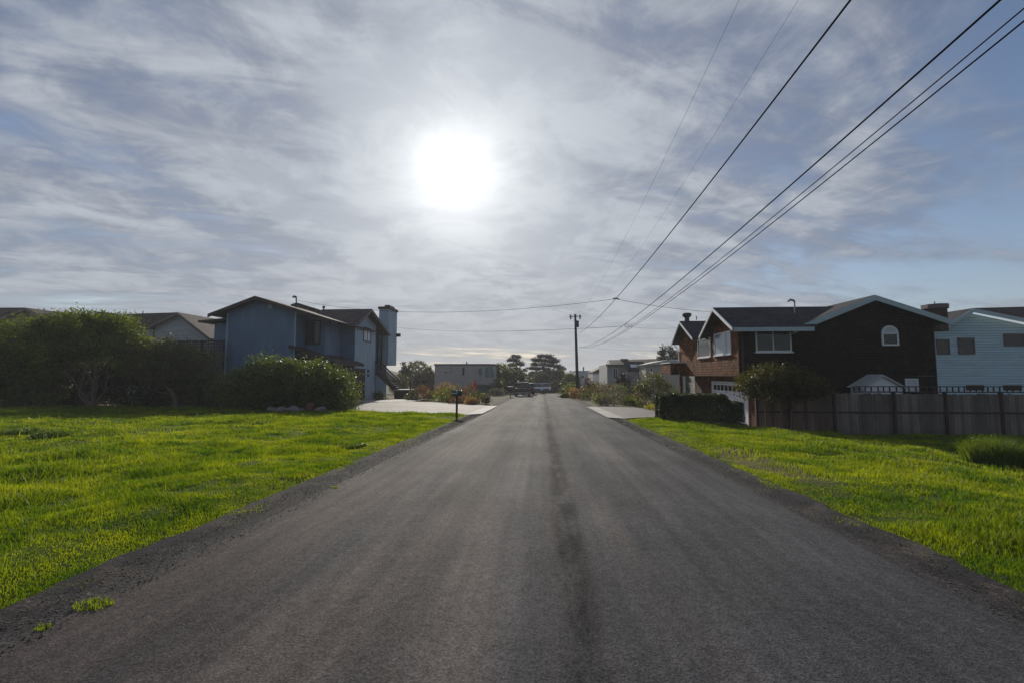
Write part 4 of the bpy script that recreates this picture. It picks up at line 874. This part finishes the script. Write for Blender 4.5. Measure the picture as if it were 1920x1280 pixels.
def line(name, label, pole_uv, mid_uv, top_uv, X0, X1, r, group='overhead lines along the road', y_end=-8):
    a = P(*pole_uv, YP-.2); Yt = lambda X, uv: PX(*uv, X)
    k = (X1-a.x)/(YP-4); Xf = lambda y: a.x + k*(YP-y)
    def hit(uv):
        y = 20.
        for _ in range(40): y = PX(*uv, Xf(y)).y
        return PX(*uv, Xf(y))
    m_, t_ = hit(mid_uv), hit(top_uv); cf = quadfit(a, m_, t_)
    pts = [Vector((Xf(y), y, float(np.polyval(cf, y)))) for y in np.linspace(YP-.2, y_end, 60)]
    tag(MB().tube(pts, r, 6).build(name, CABLE, smooth=True), label, 'cable', group); return Xf, cf
thick, tcf = line('cable', 'thickest black overhead cable, crossed by the upper service drop', (1086,624), (1157,558), (1595,0), 4.2, 4.2, .016)
low, lcf = line('cable', 'lower black cable between the thickest one and the close pair', (1086,651), (1240,555), (1876,0), 4.2, 4.25, .0115)
line('cable', 'upper cable of the close pair running lowest over the right lawn', (1086,650), (1260,557), (1918,18), 4.2, 4.75, .0075)
line('cable', 'lower cable of the close pair running lowest over the right lawn', (1086,652), (1262,561), (1920,40), 4.2, 4.85, .009)
line('power_wire', 'hair thin high wire ending left on the pole crossarm', (1070,597), (1215,360), (1386,0), 3.7, 3.7, .0030)
line('power_wire', 'hair thin high wire ending right on the pole crossarm', (1086.5,597), (1290,330), (1497,0), 4.8, 4.8, .0028)
def drop(name, label, a, b, sag, r, grp='service drops crossing the road'):
    a, b = Vector(a), Vector(b); pts = [a.lerp(b, t)-V3(0,0,4*sag*t*(1-t)) for t in np.linspace(0,1,30)]
    return tag(MB().tube(pts, r, 5).build(name, CABLE, smooth=True), label, 'cable', grp)
def on(Xf, cf, u):
    y = 25.
    for _ in range(60): y = .5*y+.5*Y_at(u, Xf(y))
    return Vector((Xf(y), y, float(np.polyval(cf, y))))
j1 = on(thick, tcf, 1157); j2 = on(low, lcf, 1168)
drop('cable', 'upper service drop from the thickest cable to the blue house mast', j1, P(556,563,40.5), .95, .011)
drop('cable', 'service drop from the thickest cable to the white gable peak of the shingle house', j1, P(1335,585,26.2), .1, .010)
drop('cable', 'lower service drop from the low cable to the blue house chimney', j2, P(742,614,50), .35, .010)
drop('cable', 'service drop passing behind the lower crossing to the small far gable', j2+V3(.1,0,0), P(1272,614,33), .1, .007)
drop('cable', 'faint far wire from the pole to the pale roofed house', P(1086,650,YP), P(1240,657,Yp), .15, .008)
m = MB()
m.tube([j1+V3(-.18,0,.0), j1+V3(0,0,.05), j1+V3(.2,0,-.02)], .03, 6); tag(m.build('cable_splice', CABLE), 'small splice clamp on the thickest cable where the drops meet', 'clamp')
m = MB(); m.tube([j2+V3(.25+.10*math.cos(t), 0, .02+.10*math.sin(t)) for t in np.linspace(0, 2*math.pi, 14)], .008, 5); m.tube([j2+V3(.5+.07*math.cos(t), .1, .02+.07*math.sin(t)) for t in np.linspace(0, 2*math.pi, 12)], .008, 5); tag(m.build('cable_coil', CABLE), 'looped spare cable coils hanging at the lower crossing', 'cable coil')

# ================================================================ mailboxes, umbrella
def mailbox(u, Y, label, w_, h_, hgt, col):
    x = X_at(u, Y); z = g(x, Y); o = thing('mailbox', (x, Y, z), label, 'mailbox')
    MB().box(x-.045, x+.045, Y-.045, Y+.045, z-.1, z+hgt).build('post', DWOOD, o)
    pr = [(-h_*.5,0),(h_*.5,0)]+[(h_*.5*math.cos(t), h_*.55+h_*.45*math.sin(t)) for t in [R(20*i) for i in range(10)]]
    MB().ext([(x-w_/2, Y+a, z+hgt+b) for a, b in pr], (w_,0,0)).build('box', col, o)
    MB().ext([(x+w_/2+.002, Y+a*1.04, z+hgt+b*1.02) for a, b in pr], (.02,0,0)).build('door', DMETAL, o)
    MB().box(x+.02, x+.05, Y-h_*.5-.03, Y-h_*.5-.004, z+hgt+.12, z+hgt+.32).build('flag', WHITE, o)
    return x, z, o
x, z, o = mailbox(857, 22.0, 'dark grey mailbox on a wooden post where the left lawn meets the driveway', .46, .28, 1.0, M_plain('mailbox_grey', (.05,.06,.06), .85, .15, spec=.1))
MB().box(x-.21, x+.0, 22.0-.163, 22.0-.152, z+1.10, z+1.17).build('number_strip', PALE, o)
mailbox(957, 53, 'dark mailbox with pale top beside the parked black pickup', .65, .38, .95, DMETAL)
Yq = 66; x = X_at(891, Yq); z = g(x, Yq); o = thing('patio_umbrella', (x, Yq, z), 'closed red patio umbrella in front of the beige modern house', 'umbrella')
MB().tube([(x,Yq,z),(x,Yq,z+2.25)], .03, 6).build('pole', METAL, o); m = MB(); m.tube([(x,Yq,z+.75),(x,Yq,z+1.0),(x,Yq,z+1.5),(x,Yq,z+2.0),(x,Yq,z+2.2)], [.28,.36,.28,.14,.04], 9); m.build('canopy', RED, o)

# ================================================================ vehicles
def wheel(par, x, y, z, r=.36, w_=.24):
    wv = MB().tube([(x-w_/2,y,z),(x+w_/2,y,z)], r, 20).build('wheel', RUB, par)
    MB().tube([(x-w_/2-.006,y,z),(x+w_/2+.006,y,z)], r*.6, 14).build('rim', METAL, wv)
def vehicle(name, label, cat, u, Y, body, kind, tail=True, W=1.86):
    x = X_at(u, Y); z = g(x, Y) if Y < 60 else float(gz0(0,Y)); o = thing(name, (x, Y, z), label, cat); w2 = W/2
    L_ = 5.2 if kind == 'pickup' else 4.6
    if kind == 'pickup': prof = [(0,.45),(0,1.05),(1.7,1.08),(1.75,1.12),(3.5,1.12),(5.1,1.02),(5.2,.8),(5.2,.45)]; cab = [(1.75,1.12),(1.95,1.78),(3.2,1.80),(3.9,1.12)]
    else: prof = [(0,.4),(-.02,.95),(.05,1.05),(3.3,1.08),(4.45,.95),(4.6,.7),(4.6,.4)]; cab = [(.08,1.05),(.35,1.68),(2.4,1.72),(3.3,1.08)]
    if not tail: prof = [(L_-a, b) for a, b in prof]; cab = [(L_-a, b) for a, b in cab]
    MB().ext([(x-w2, Y+a, z+b) for a, b in prof], (W,0,0)).build('body', body, o, bevel=.04)
    m = MB(); k = len(cab); lo = [(x-w2+.06, Y+a, z+b-.002) if b < 1.3 else (x-w2+.2, Y+a, z+b) for a, b in cab]; hi_ = [(x+w2-.06, Y+a, z+b-.002) if b < 1.3 else (x+w2-.2, Y+a, z+b) for a, b in cab]
    m.add(lo+hi_, [tuple(range(k)), tuple(range(2*k-1,k-1,-1))]+[(i,(i+1)%k,(i+1)%k+k,i+k) for i in range(k)]); m.build('cabin', body, o, bevel=.03)
    a0, a1 = (cab[0], cab[1]) if tail else (cab[3], cab[2])
    g0 = Vector((0, Y+a0[0], z+a0[1])).lerp(Vector((0, Y+a1[0], z+a1[1])), .14); g1 = Vector((0, Y+a0[0], z+a0[1])).lerp(Vector((0, Y+a1[0], z+a1[1])), .86)
    MB().ext([(x-w2+.17,g0.y-.02,g0.z),(x+w2-.17,g0.y-.02,g0.z),(x+w2-.27,g1.y-.02,g1.z),(x-w2+.27,g1.y-.02,g1.z)], (0,-.025,.008)).build('windscreen', GLASS, o)
    for s_ in (-1,1):
        MB().ext([(x+s_*(w2-.075), Y+cab[0][0]+(.3 if cab[0][0]<cab[3][0] else -.3), z+1.18),(x+s_*(w2-.075), Y+cab[3][0]-(.5 if cab[0][0]<cab[3][0] else -.5), z+1.18),(x+s_*(w2-.17), Y+cab[2][0], z+1.62),(x+s_*(w2-.17), Y+cab[1][0], z+1.62)], (s_*.012,0,0)).build('side_window', GLASS, o)
        MB().box(x+s_*(w2-.14)-.11, x+s_*(w2-.14)+.11, Y-.05, Y-.002 if kind!='pickup' else Y-.004, z+.72, z+.92).build('tail_light' if tail else 'headlight', RED if tail else WHITE, o)
        m = MB(); m.box(x+s_*(w2+.1)-.1, x+s_*(w2+.1)+.1, Y+(3.3 if tail else 1.6), Y+(3.4 if tail else 1.7), z+1.08, z+1.26); m.build('mirror', DMETAL, o)
        for yy in (.95, L_-1.0): wheel(o, x+s_*(w2-.10), Y+yy, z+.36)
    MB().box(x-w2+.05, x+w2-.05, Y-.12, Y-.004, z+.42, z+.6).build('bumper', METAL if kind=='pickup' else DMETAL, o)
    if not tail: MB().box(x-.5, x+.5, Y-.03, Y-.003, z+.66, z+.84).build('grille', DMETAL, o)
    return o
BLK = M_plain('black_car_paint', (.012,.012,.015), .2, .05, bump=0, spec=.7); SIL = M_plain('pale_blue_car_paint', (.32,.36,.46), .2, .05, bump=0, spec=.7); GRY = M_plain('dark_grey_car_paint', (.03,.03,.033), .25, .05, bump=0, spec=.7)
vehicle('pickup_truck', 'black pickup truck parked on the left side at the end of the road', 'pickup truck', 979, 57, BLK, 'pickup')
vehicle('parked_car', 'dark grey car parked ahead of the black pickup', 'car', 989, 66, GRY, 'suv')
vehicle('parked_car', 'pale silver blue off-road car facing the camera at the road end', 'car', 1007, 73, SIL, 'suv', tail=False, W=1.9)
vehicle('parked_car', 'silver car half hidden behind the pale off-road car', 'car', 1023, 79.5, SIL, 'suv', tail=False, W=1.85)

# ================================================================ garden plants
def bush(u, Y, wpx, hpx, mat, label, name='shrub', cat='shrub', dens=1., leaf=None, group=None, shape=1.):
    x = X_at(u, Y); s_ = Y/853.; w_ = wpx*s_/2; h = hpx*s_; lf_ = leaf or max(.06, Y*.0030)
    env = [((0,0,h*.42),(w_*.8,w_*.6,h*.55)), ((-w_*.35,.1,h*.34),(w_*.55,w_*.5,h*.42)), ((w_*.4,-.1,h*.36),(w_*.5,w_*.5,h*.45))]
    area = max(.15, w_*h*2); cr = min(.28, .14*(w_+h)/1.2+.03); M_ = int(min(500, max(44, dens*area*2.3/(cr*cr)/2.0)))
    return plant(name, label, cat, (x, Y), env, mat, M_, int(26), cr*.75, lf_, group=group)
GB = 'plants in the garden bed right of the road'; GL = 'plants in the bed beyond the left driveway'
# right beds
bush(1150, 34.5, 62, 27, LAV, 'low spreading grey lavender mound at the edge of the right driveway', group=GB, dens=1.3)
bush(1180, 33.6, 32, 17, GRN, 'small bright green mound right of the lavender', group=GB)
bush(1126, 35.5, 26, 20, GRN, 'round green bush left of the lavender', group=GB)
bush(1140, 41, 60, 36, LAV, 'taller brown grey bush behind the lavender mound', group=GB)
bush(1118, 46, 66, 32, OLIVE, 'broad olive brown shrub right of the utility pole', group=GB)
bush(1128, 52, 34, 25, TAN, 'tan flower heads behind the olive brown shrub', group=GB)
bush(1078, 52, 20, 18, TAN, 'tan grass clump left of the utility pole foot', group=GB)
bush(1064, 56, 30, 24, OLIVE, 'dark green bush by the road edge left of the pole', group=GB)
bush(1062, 53.5, 24, 10, GRN, 'low bright green ground plant by the road edge', group=GB)
bush(1104, 60, 24, 34, PURP, 'dark red leaved bush in front of the pale blue box house', group=GB)
bush(1120, 62, 24, 28, LAV, 'mauve bush beside the dark red one', group=GB)
bush(1141, 54, 13, 26, RUST, 'rust brown shrub by the grey house corner', group=GB)
bush(1168, 55, 26, 46, PURP, 'climbing dark red vine by the grey house entry', group=GB)
bush(1180, 40, 22, 36, TWIG, 'bare branched little bush in front of the grey house', group=GB)
bush(1195, 38, 30, 30, TAN, 'dry tan flowering clump left of the olive tree', group=GB)
bush(1210, 35, 44, 26, OLIVE, 'dull green mound below the small olive tree', group=GB)
bush(1230, 33, 34, 24, GRN, 'green bush right of the olive tree foot', group=GB)
bush(1221, 31.6, 26, 11, GOLD, 'yellow flowering ground cover beside the clipped hedge', group=GB)
bush(1232, 30.6, 18, 9, GOLD, 'smaller yellow clump nearest the clipped hedge', group=GB)
bush(1250, 36, 40, 32, OLIVE, 'shaded bush in front of the shingle house post', group=GB)
bush(1160, 47, 40, 30, GRN, 'green shrub in the middle of the right garden', group=GB)
bush(1092, 49, 18, 20, RUST, 'rust coloured clump at the pole foot', group=GB)
x, y = bpos(1227, 35.5)
plant('olive_tree', 'small feathery olive green tree with several thin stems in the right garden', 'tree', (x, y),
      [((-.1,0,2.0),(1.15,.9,.8)),((.8,.1,1.6),(.9,.8,.7)),((-.9,.1,1.5),(.7,.7,.6)),((.1,0,2.6),(.7,.7,.45))], OLIVE, 170, 34, .2, .11,
      [[(0,0,-.1,.05),(-.2,0,.9,.04),(-.7,0,1.8,.02)],[(.1,0,-.1,.05),(.2,0,1.0,.04),(.2,0,2.3,.02)],[(.2,0,-.1,.05),(.5,0,.8,.035),(1.0,0,1.7,.02)],[(.05,0,0,.04),(-.05,.1,1.2,.03),(-.2,0,2.2,.02)]], BARKG, twigs=40, flat=.2)
# left beds
bush(795, 44, 34, 28, RUST, 'reddish and green bush beside the blue house deck', group=GL); bush(808, 45, 20, 16, GRN, 'small green bush at the left end of the bed', group=GL)
bush(832, 40, 44, 26, GRN, 'green shrub left of the grey mailbox', group=GL); bush(836, 44, 46, 34, TAN, 'tall pale pink grass plumes behind the mailbox', group=GL, leaf=.16)
bush(848, 38, 34, 20, OLIVE, 'dark low shrub behind the mailbox post', group=GL)
bush(880, 38.5, 44, 34, RUST, 'rust red bush right of the mailbox below the red umbrella', group=GL); bush(895, 36, 34, 28, OLIVE, 'pale green rounded bush at the bed corner', group=GL)
bush(884, 34.6, 28, 15, TAN, 'brownish pink clump at the front corner of the bed', group=GL); bush(912, 37, 14, 17, LAV, 'small dark mauve plant at the right end of the bed', group=GL)
bush(862, 48, 30, 26, OLIVE, 'olive bush in the middle of the left bed', group=GL); bush(860, 36.2, 44, 15, RUST, 'low rust brown ground cover by the mailbox', group=GL)
bush(772, 43.4, 30, 16, MYRD, 'shaded low bush at the foot of the deck railing', group=GL); bush(712, 43.2, 26, 18, MYRD, 'little bush tucked beside the blue house stair', group=GL)
bush(930, 60, 30, 14, LAV, 'grey bush in front of the curved glass corner', group=GL)
# mid-distance trees left
GT = 'trees and bushes around the end of the street'
bush(782, 88, 80, 62, OLIVE, 'broad olive green tree mass between the chimney and the beige house', 'tree', 'tree', group=GT, leaf=.3); bush(757, 84, 16, 62, CYP, 'narrow pointed dark tree beside the chimney', 'tree', 'tree', group=GT, leaf=.25)
bush(800, 82, 60, 44, TWIG, 'brown bushy slope left of the beige modern house', 'shrub', 'shrub', group=GT, leaf=.25); bush(750, 70, 40, 40, MYRD, 'dull green bush behind the deck stair', 'shrub', 'shrub', group=GT, leaf=.2)
bush(940, 78, 34, 60, YEW, 'yellow green topped tree right of the beige modern house', 'tree', 'tree', group=GT, leaf=.26); bush(962, 80, 50, 52, MYRD, 'dark bushy tree behind the parked pickup', 'tree', 'tree', group=GT, leaf=.26)
bush(930, 68, 36, 30, MYRD, 'dark hedge bush at the foot of the modern house', 'shrub', 'shrub', group=GT, leaf=.2); bush(985, 92, 30, 36, OLIVE, 'yellowish bush at the road end behind the parked cars', 'shrub', 'shrub', group=GT, leaf=.28)
bush(1070, 84, 40, 40, OLIVE, 'olive bank of bushes left of the utility pole', 'shrub', 'shrub', group=GT, leaf=.26); bush(1048, 98, 46, 48, MYRD, 'dark bushes under the right side of the big cypress', 'shrub', 'shrub', group=GT, leaf=.28)
bush(1072, 64, 30, 26, GRN, 'green verge shrub just beyond the utility pole', 'shrub', 'shrub', group=GT, leaf=.18)
bush(1015, 100, 60, 40, MYRD, 'dense brush directly behind the silver car', 'shrub', 'shrub', group=GT, leaf=.28); bush(1040, 88, 30, 24, TWIG, 'brown brush on the right side of the road end', 'shrub', 'shrub', group=GT, leaf=.25)
def cypress(name, label, u, Y, pads, trunks, leaf=.34):
    x = X_at(u, Y); s_ = Y/853.; z0 = g(x, Y); o = thing(name, (x, Y, z0), label, 'tree', 'wind shaped cypresses at the end of the street'); pts = []; C = []
    for (pu, pv, pw, ph) in pads:
        c = P(pu, pv, Y); c = np.array([c.x, Y+rng.uniform(-1.5,1.5)*pw*s_*.5, c.z]); C.append(c); k = int(50+pw*ph*4.6)
        q = rng.standard_normal((k,3))*np.array([pw*s_*.30, pw*s_*.26, ph*s_*.33]); pts.append(c+q)
    V, Fq = leafquads(np.concatenate(pts), leaf, .35); npmesh('crown', V, Fq, CYP, o); mb = MB()
    for tr in trunks:
        pp = [P(a, b, Y) for a, b, r in tr]; pp[0].z = min(pp[0].z, z0) if tr[0][1] > 730 else pp[0].z; mb.tube(pp, [r for a, b, r in tr], 7)
    nodes = [P(a, b, Y) for tr in trunks for a, b, r in tr[1:]]
    for c in C:
        c = Vector(c); e = min(nodes, key=lambda q: (q-c).length + (2 if q.z > c.z else 0)); mb.tube([e, e.lerp(c,.5)+V3(0,0,-.2), c], [.12,.08,.03], 5)
    mb.build('trunk', BARKG, o, smooth=True)
pads = [(u, v, random.uniform(9,17), random.uniform(3.5,6)) for u, v in [(1012,668),(1022,667),(1030,669),(1038,672),(1004,674),(1013,675),(1024,675),(1034,678),(1043,677),(1001,682),(1010,683),(1020,682),(1030,684),(1040,685),(1047,686),
        (998,690),(1008,691),(1018,690),(1028,692),(1050,690),(1055,691),(1000,698),(1012,699),(1022,698),(1034,699),(1046,698),(996,703),(1006,706),(1018,707),(1030,707),(1042,705),(1052,697),(1000,713),(1014,714),(1028,714),(1040,713),(1048,710),(1008,720),(1022,721),(1036,720)]]
cypress('cypress_tree', 'large spreading dark cypress at the end of the road', 1022, 108, pads, [[(1024,738,.6),(1023,716,.5),(1021,700,.4),(1016,682,.25),(1014,670,.1)],[(1023,716,.4),(1032,702,.3),(1040,688,.2),(1036,674,.1)],[(1023,718,.4),(1010,706,.28),(1003,690,.16)],[(1026,714,.35),(1042,702,.22),(1054,692,.1)]])
pads = [(u, v, w_, h_) for u, v, w_, h_ in [(966,667,14,4),(972,669,10,4),(960,672,12,4),(968,676,14,5),(954,675,9,4),(975,680,12,4),(958,684,12,4),(966,683,12,4),(979,683,9,3.5),(973,691,9,3.5),(984,693,8,4),(962,691,8,3),(980,700,8,4),(985,702,6,3)]]
cypress('cypress_tree', 'smaller leaning open crowned cypress left of the big one', 966, 102, pads, [[(981,738,.4),(978,715,.32),(972,702,.25),(966,690,.18),(962,676,.08)],[(972,702,.2),(968,684,.15),(970,669,.06)],[(978,712,.2),(983,700,.1),(984,694,.05)],[(968,694,.14),(976,686,.06)]], .3)
x = X_at(1252, 70); 
bush(1252, 70, 50, 92, CYP, 'dark tree top rising behind the pale roofed house', 'tree', 'tree', group=GT, leaf=.26, dens=1.3)
bush(1275, 66, 36, 82, CYP, 'dark tree crown meeting the small shingle gable', 'tree', 'tree', group=GT, leaf=.26, dens=1.3)

# clipped hedge on the right driveway edge
x0, x1 = X_at(1240, 20.6), X_at(1391, 20.6); y0, y1 = 20.55, 21.7; z0 = g(x0+1, 20.6)-.05; h1 = P(1290, 738.5, 20.6).z
hd = thing('clipped_hedge', ((x0+x1)/2, 21, z0), 'low clipped dark hedge between the right lawn and the driveway', 'hedge')
N = 60000; f_ = rng.random(N); q = rng.random((N,3)); pts = np.empty((N,3))
pts[:,0] = x0+(x1-x0)*q[:,0]; pts[:,1] = y0+(y1-y0)*q[:,1]; top = h1-.05 - .34*ss(x1-.75, x1-.5, pts[:,0]); pts[:,2] = z0+(top-z0)*q[:,2]
k_ = rng.integers(0, 5, N); pts[k_==0,1] = y0; pts[k_==1,2] = top[k_==1]; pts[k_==2,0] = x0; pts[k_==3,1] = y0; 
pts += rng.standard_normal((N,3))*.028 + .03*np.sin(pts[:,[1,2,0]]*9); V, Fq = leafquads(pts, .052); npmesh('foliage', V, Fq, BOX, hd)
m = MB()
for k in range(9): xx = x0+.2+k*(x1-x0-.4)/8; m.tube([(xx,21.1,z0-.1),(xx+.05,21.1,z0+.4),(xx-.05,21.1,z0+.8)], [.03,.02,.01], 5)
m.build('stem', BARK, hd)
# round crowned tree in front of the shingle house
x, y = bpos(1462, 21.0); x_0 = x
sx = lambda u: X_at(u, 21.0)-x_0
plant('ornamental_tree', 'broad dark leafy tree with thin bare stems in front of the shingle house fence', 'tree', (x, y),
      [((sx(1425),0,2.2),(.95,.8,.55)),((sx(1460),.1,2.55),(1.0,.8,.6)),((sx(1495),.1,2.3),(1.1,.8,.6)),((sx(1518),.2,2.1),(.8,.7,.5)),((sx(1412),0,2.25),(.5,.6,.4)),((sx(1470),.1,1.95),(1.1,.6,.4))], M_leaf('ornamental_leaf', (.018,.024,.007), (.10,.10,.016), .35, .55, .25, 1.0), 300, 40, .17, .11,
      [[(0,0,-.3,.055),(.02,0,.9,.05),(-.1,0,2.2,.02)],[(sx(1433),0,-.3,.04),(sx(1432),0,1.2,.03),(sx(1425),0,2.2,.015)],[(sx(1478),0,-.3,.045),(sx(1480),0,1.0,.035),(sx(1500),0,2.1,.015)]], BARK, twigs=50)
WEEDG = M_leaf('weed_leaf', (.04,.085,.012), (.14,.20,.03), .5, .5, .3)
# tall weed clump on the right lawn
x, y = X_at(1862, 11.2), 11.2; zz = g(x, y)
o = thing('weed_clump', (x, y, zz), 'bushy clump of tall green weeds on the right lawn edge', 'plant'); N = 5200
th = rng.random(N)*6.283; rr = np.sqrt(rng.random(N)); bx_, by_ = x+np.cos(th)*rr*.66, y+np.sin(th)*rr*.5; hh = (.82-.35*rr**2)*(.5+.6*rng.random(N)); V, T = blades(bx_, by_, hh, .012+0*hh, .6)
npmesh('stalks', V, T, WEEDG, o); pts = np.stack([bx_, by_, gz(bx_, by_)+hh*rng.random(N)], 1); V, Fq = leafquads(pts[:4200], .035, .2); npmesh('leaves', V, Fq, WEEDG, o)

def weed(u, v, sz, h, label):
    d = ray(u, v); t_ = -CH/(d.z + SLOPE*d.y); x, y = d.x*t_, d.y*t_; N = 900; o = thing('weed_clump', (x, y, g(x, y)), label, 'plant', 'dark weed clumps in the lawns')
    th = rng.random(N)*6.283; rr = np.sqrt(rng.random(N)); a, b = x+np.cos(th)*rr*sz, y+np.sin(th)*rr*sz*.7; hh = h*(1-.5*rr**2)*(.4+.8*rng.random(N))
    V, T = blades(a, b, hh, .014+0*hh, .9); npmesh('stalks', V, T, BOXG, o); pts = np.stack([a, b, gz(a, b)+hh*rng.random(N)], 1); V, Fq = leafquads(pts, .05, .3); npmesh('leaves', V, Fq, BOXG, o)
BOXG = M_leaf('dark_weed_leaf', (.035,.08,.008), (.10,.16,.015), .4, .5, .3)
weed(30, 818, .75, .28, 'dark weed clump at the far left edge of the left lawn'); weed(95, 822, .5, .26, 'dark weed clump just right of the far left one')
weed(484, 796, .22, .14, 'small dark weed in the lawn in front of the rocks'); weed(662, 838, .35, .09, 'flat dark weed patch near the road side of the left lawn'); pass
pass; pass
# ================================================================ stones, log, gravel, verge weeds
def rock(u, Y, s, label, group='rocks at the foot of the round bush', mat=ROCK, flat=.7, name='rock'):
    x = X_at(u, Y); z = g(x, Y); bm = bmesh.new(); bmesh.ops.create_icosphere(bm, subdivisions=3, radius=s); sd = random.random()*99
    for v in bm.verts: k = 1+.35*noise.noise(v.co/s*1.1+V3(sd,0,0))+.12*noise.noise(v.co/s*4+V3(sd,0,0)); v.co *= k; v.co.z *= flat; v.co.x *= 1.25
    me = bpy.data.meshes.new(name); bm.to_mesh(me); bm.free(); me.materials.append(mat); me.shade_smooth(); o = link(name, me); o.location = (x, Y, z+s*flat*.55)
    return tag(o, label, 'rock', group)
for u, Y, s, lb in [(512,25.6,.22,'grey rock at the left end of the row by the round bush'),(530,25.4,.26,'rounded boulder second from the left in the row'),(552,25.2,.30,'largest pale boulder in the row under the round bush'),(568,25.5,.16,'small dark stone just right of the largest boulder'),(603,25.3,.24,'brownish rock right of the clay pot'),(540,25.9,.2,'dark stone tucked behind the two boulders')]:
    rock(u, Y, s, lb)
x = X_at(584, 25.4); z = g(x, 25.4); tag(MB().tube([(x,25.4,z),(x,25.4,z+.4),(x,25.4,z+.46),(x,25.4,z+.47),(x,25.4,z+.40)], [.19,.22,.25,.20,.17], 18).build('clay_pot', TERRA, smooth=True), 'reddish clay pot among the rocks by the round bush', 'pot')
def pebbles(side, N, label):
    y = 2 + 26*rng.random(N)**1.7; a, b = (3.15, 3.85); x = side*(a+(b-a)*rng.random(N)); s = .003+.007*rng.random(N)**2; s = np.maximum(s, y*.0006)
    C = np.stack([x, y, gz0(0*x, y)+s*.35+.004], 1); octa = np.array([[1,0,0],[0,1,0],[-1,0,0],[0,-1,0],[0,0,.7],[0,0,-.7]]); r_ = rng.uniform(.6,1.3,(N,6,1))
    V = (C[:,None]+octa[None]*s[:,None,None]*r_).reshape(-1,3); t_ = np.array([[0,1,4],[1,2,4],[2,3,4],[3,0,4],[1,0,5],[2,1,5],[3,2,5],[0,3,5]]); T = (np.arange(N)[:,None,None]*6+t_[None]).reshape(-1,3)
    tag(npmesh('gravel', V, T, M_plain('gravel_stone', (.075,.066,.062), .9, .5, 30, bump=0)), label, 'gravel', kind='stuff')
pebbles(-1, 9000, 'loose dark gravel on the left road shoulder'); pebbles(1, 9000, 'loose dark gravel on the right road shoulder')
def verge(u, v, n_, rad, label, h=.05):
    d = ray(u, v); t_ = -CH/ (d.z + SLOPE*d.y); x, y = d.x*t_, d.y*t_; th = rng.random(n_)*6.283; rr = rad*np.sqrt(rng.random(n_)); X = x+np.cos(th)*rr*1.5; Y_ = y+np.sin(th)*rr
    V, T = blades(X, Y_, h*(.4+.8*rng.random(n_)), .006+0*X, .9); V[:,2] = V[:,2]-np.repeat(gz(X, Y_), 5)+np.repeat(gz0(0*X, Y_), 5)+.01
    tag(npmesh('weed_tuft', V, T, GRASS), label, 'plant', 'weeds growing in the road edge')
verge(175, 1135, 170, .09, 'larger yellow green weed tuft growing in the left road edge'); verge(80, 1178, 60, .035, 'tiny green weed tuft lowest on the left road edge', .03); verge(628, 913, 70, .05, 'small pale weed on the left road edge half way up', .03)
hm, ht, hout = mat_new('haze'); pv = ht.new('ShaderNodeVolumePrincipled'); pv.inputs['Density'].default_value = .0008; pv.inputs['Color'].default_value = (.90,.92,.96,1); pv.inputs['Anisotropy'].default_value = .15
ht.l.new(pv.outputs[0], hout.inputs['Volume'])
tag(MB().box(-1450, 1450, -130, 1560, -13, 12.5).build('haze', hm), 'thin pale sea haze over the whole street', 'haze', kind='stuff')
print('done')
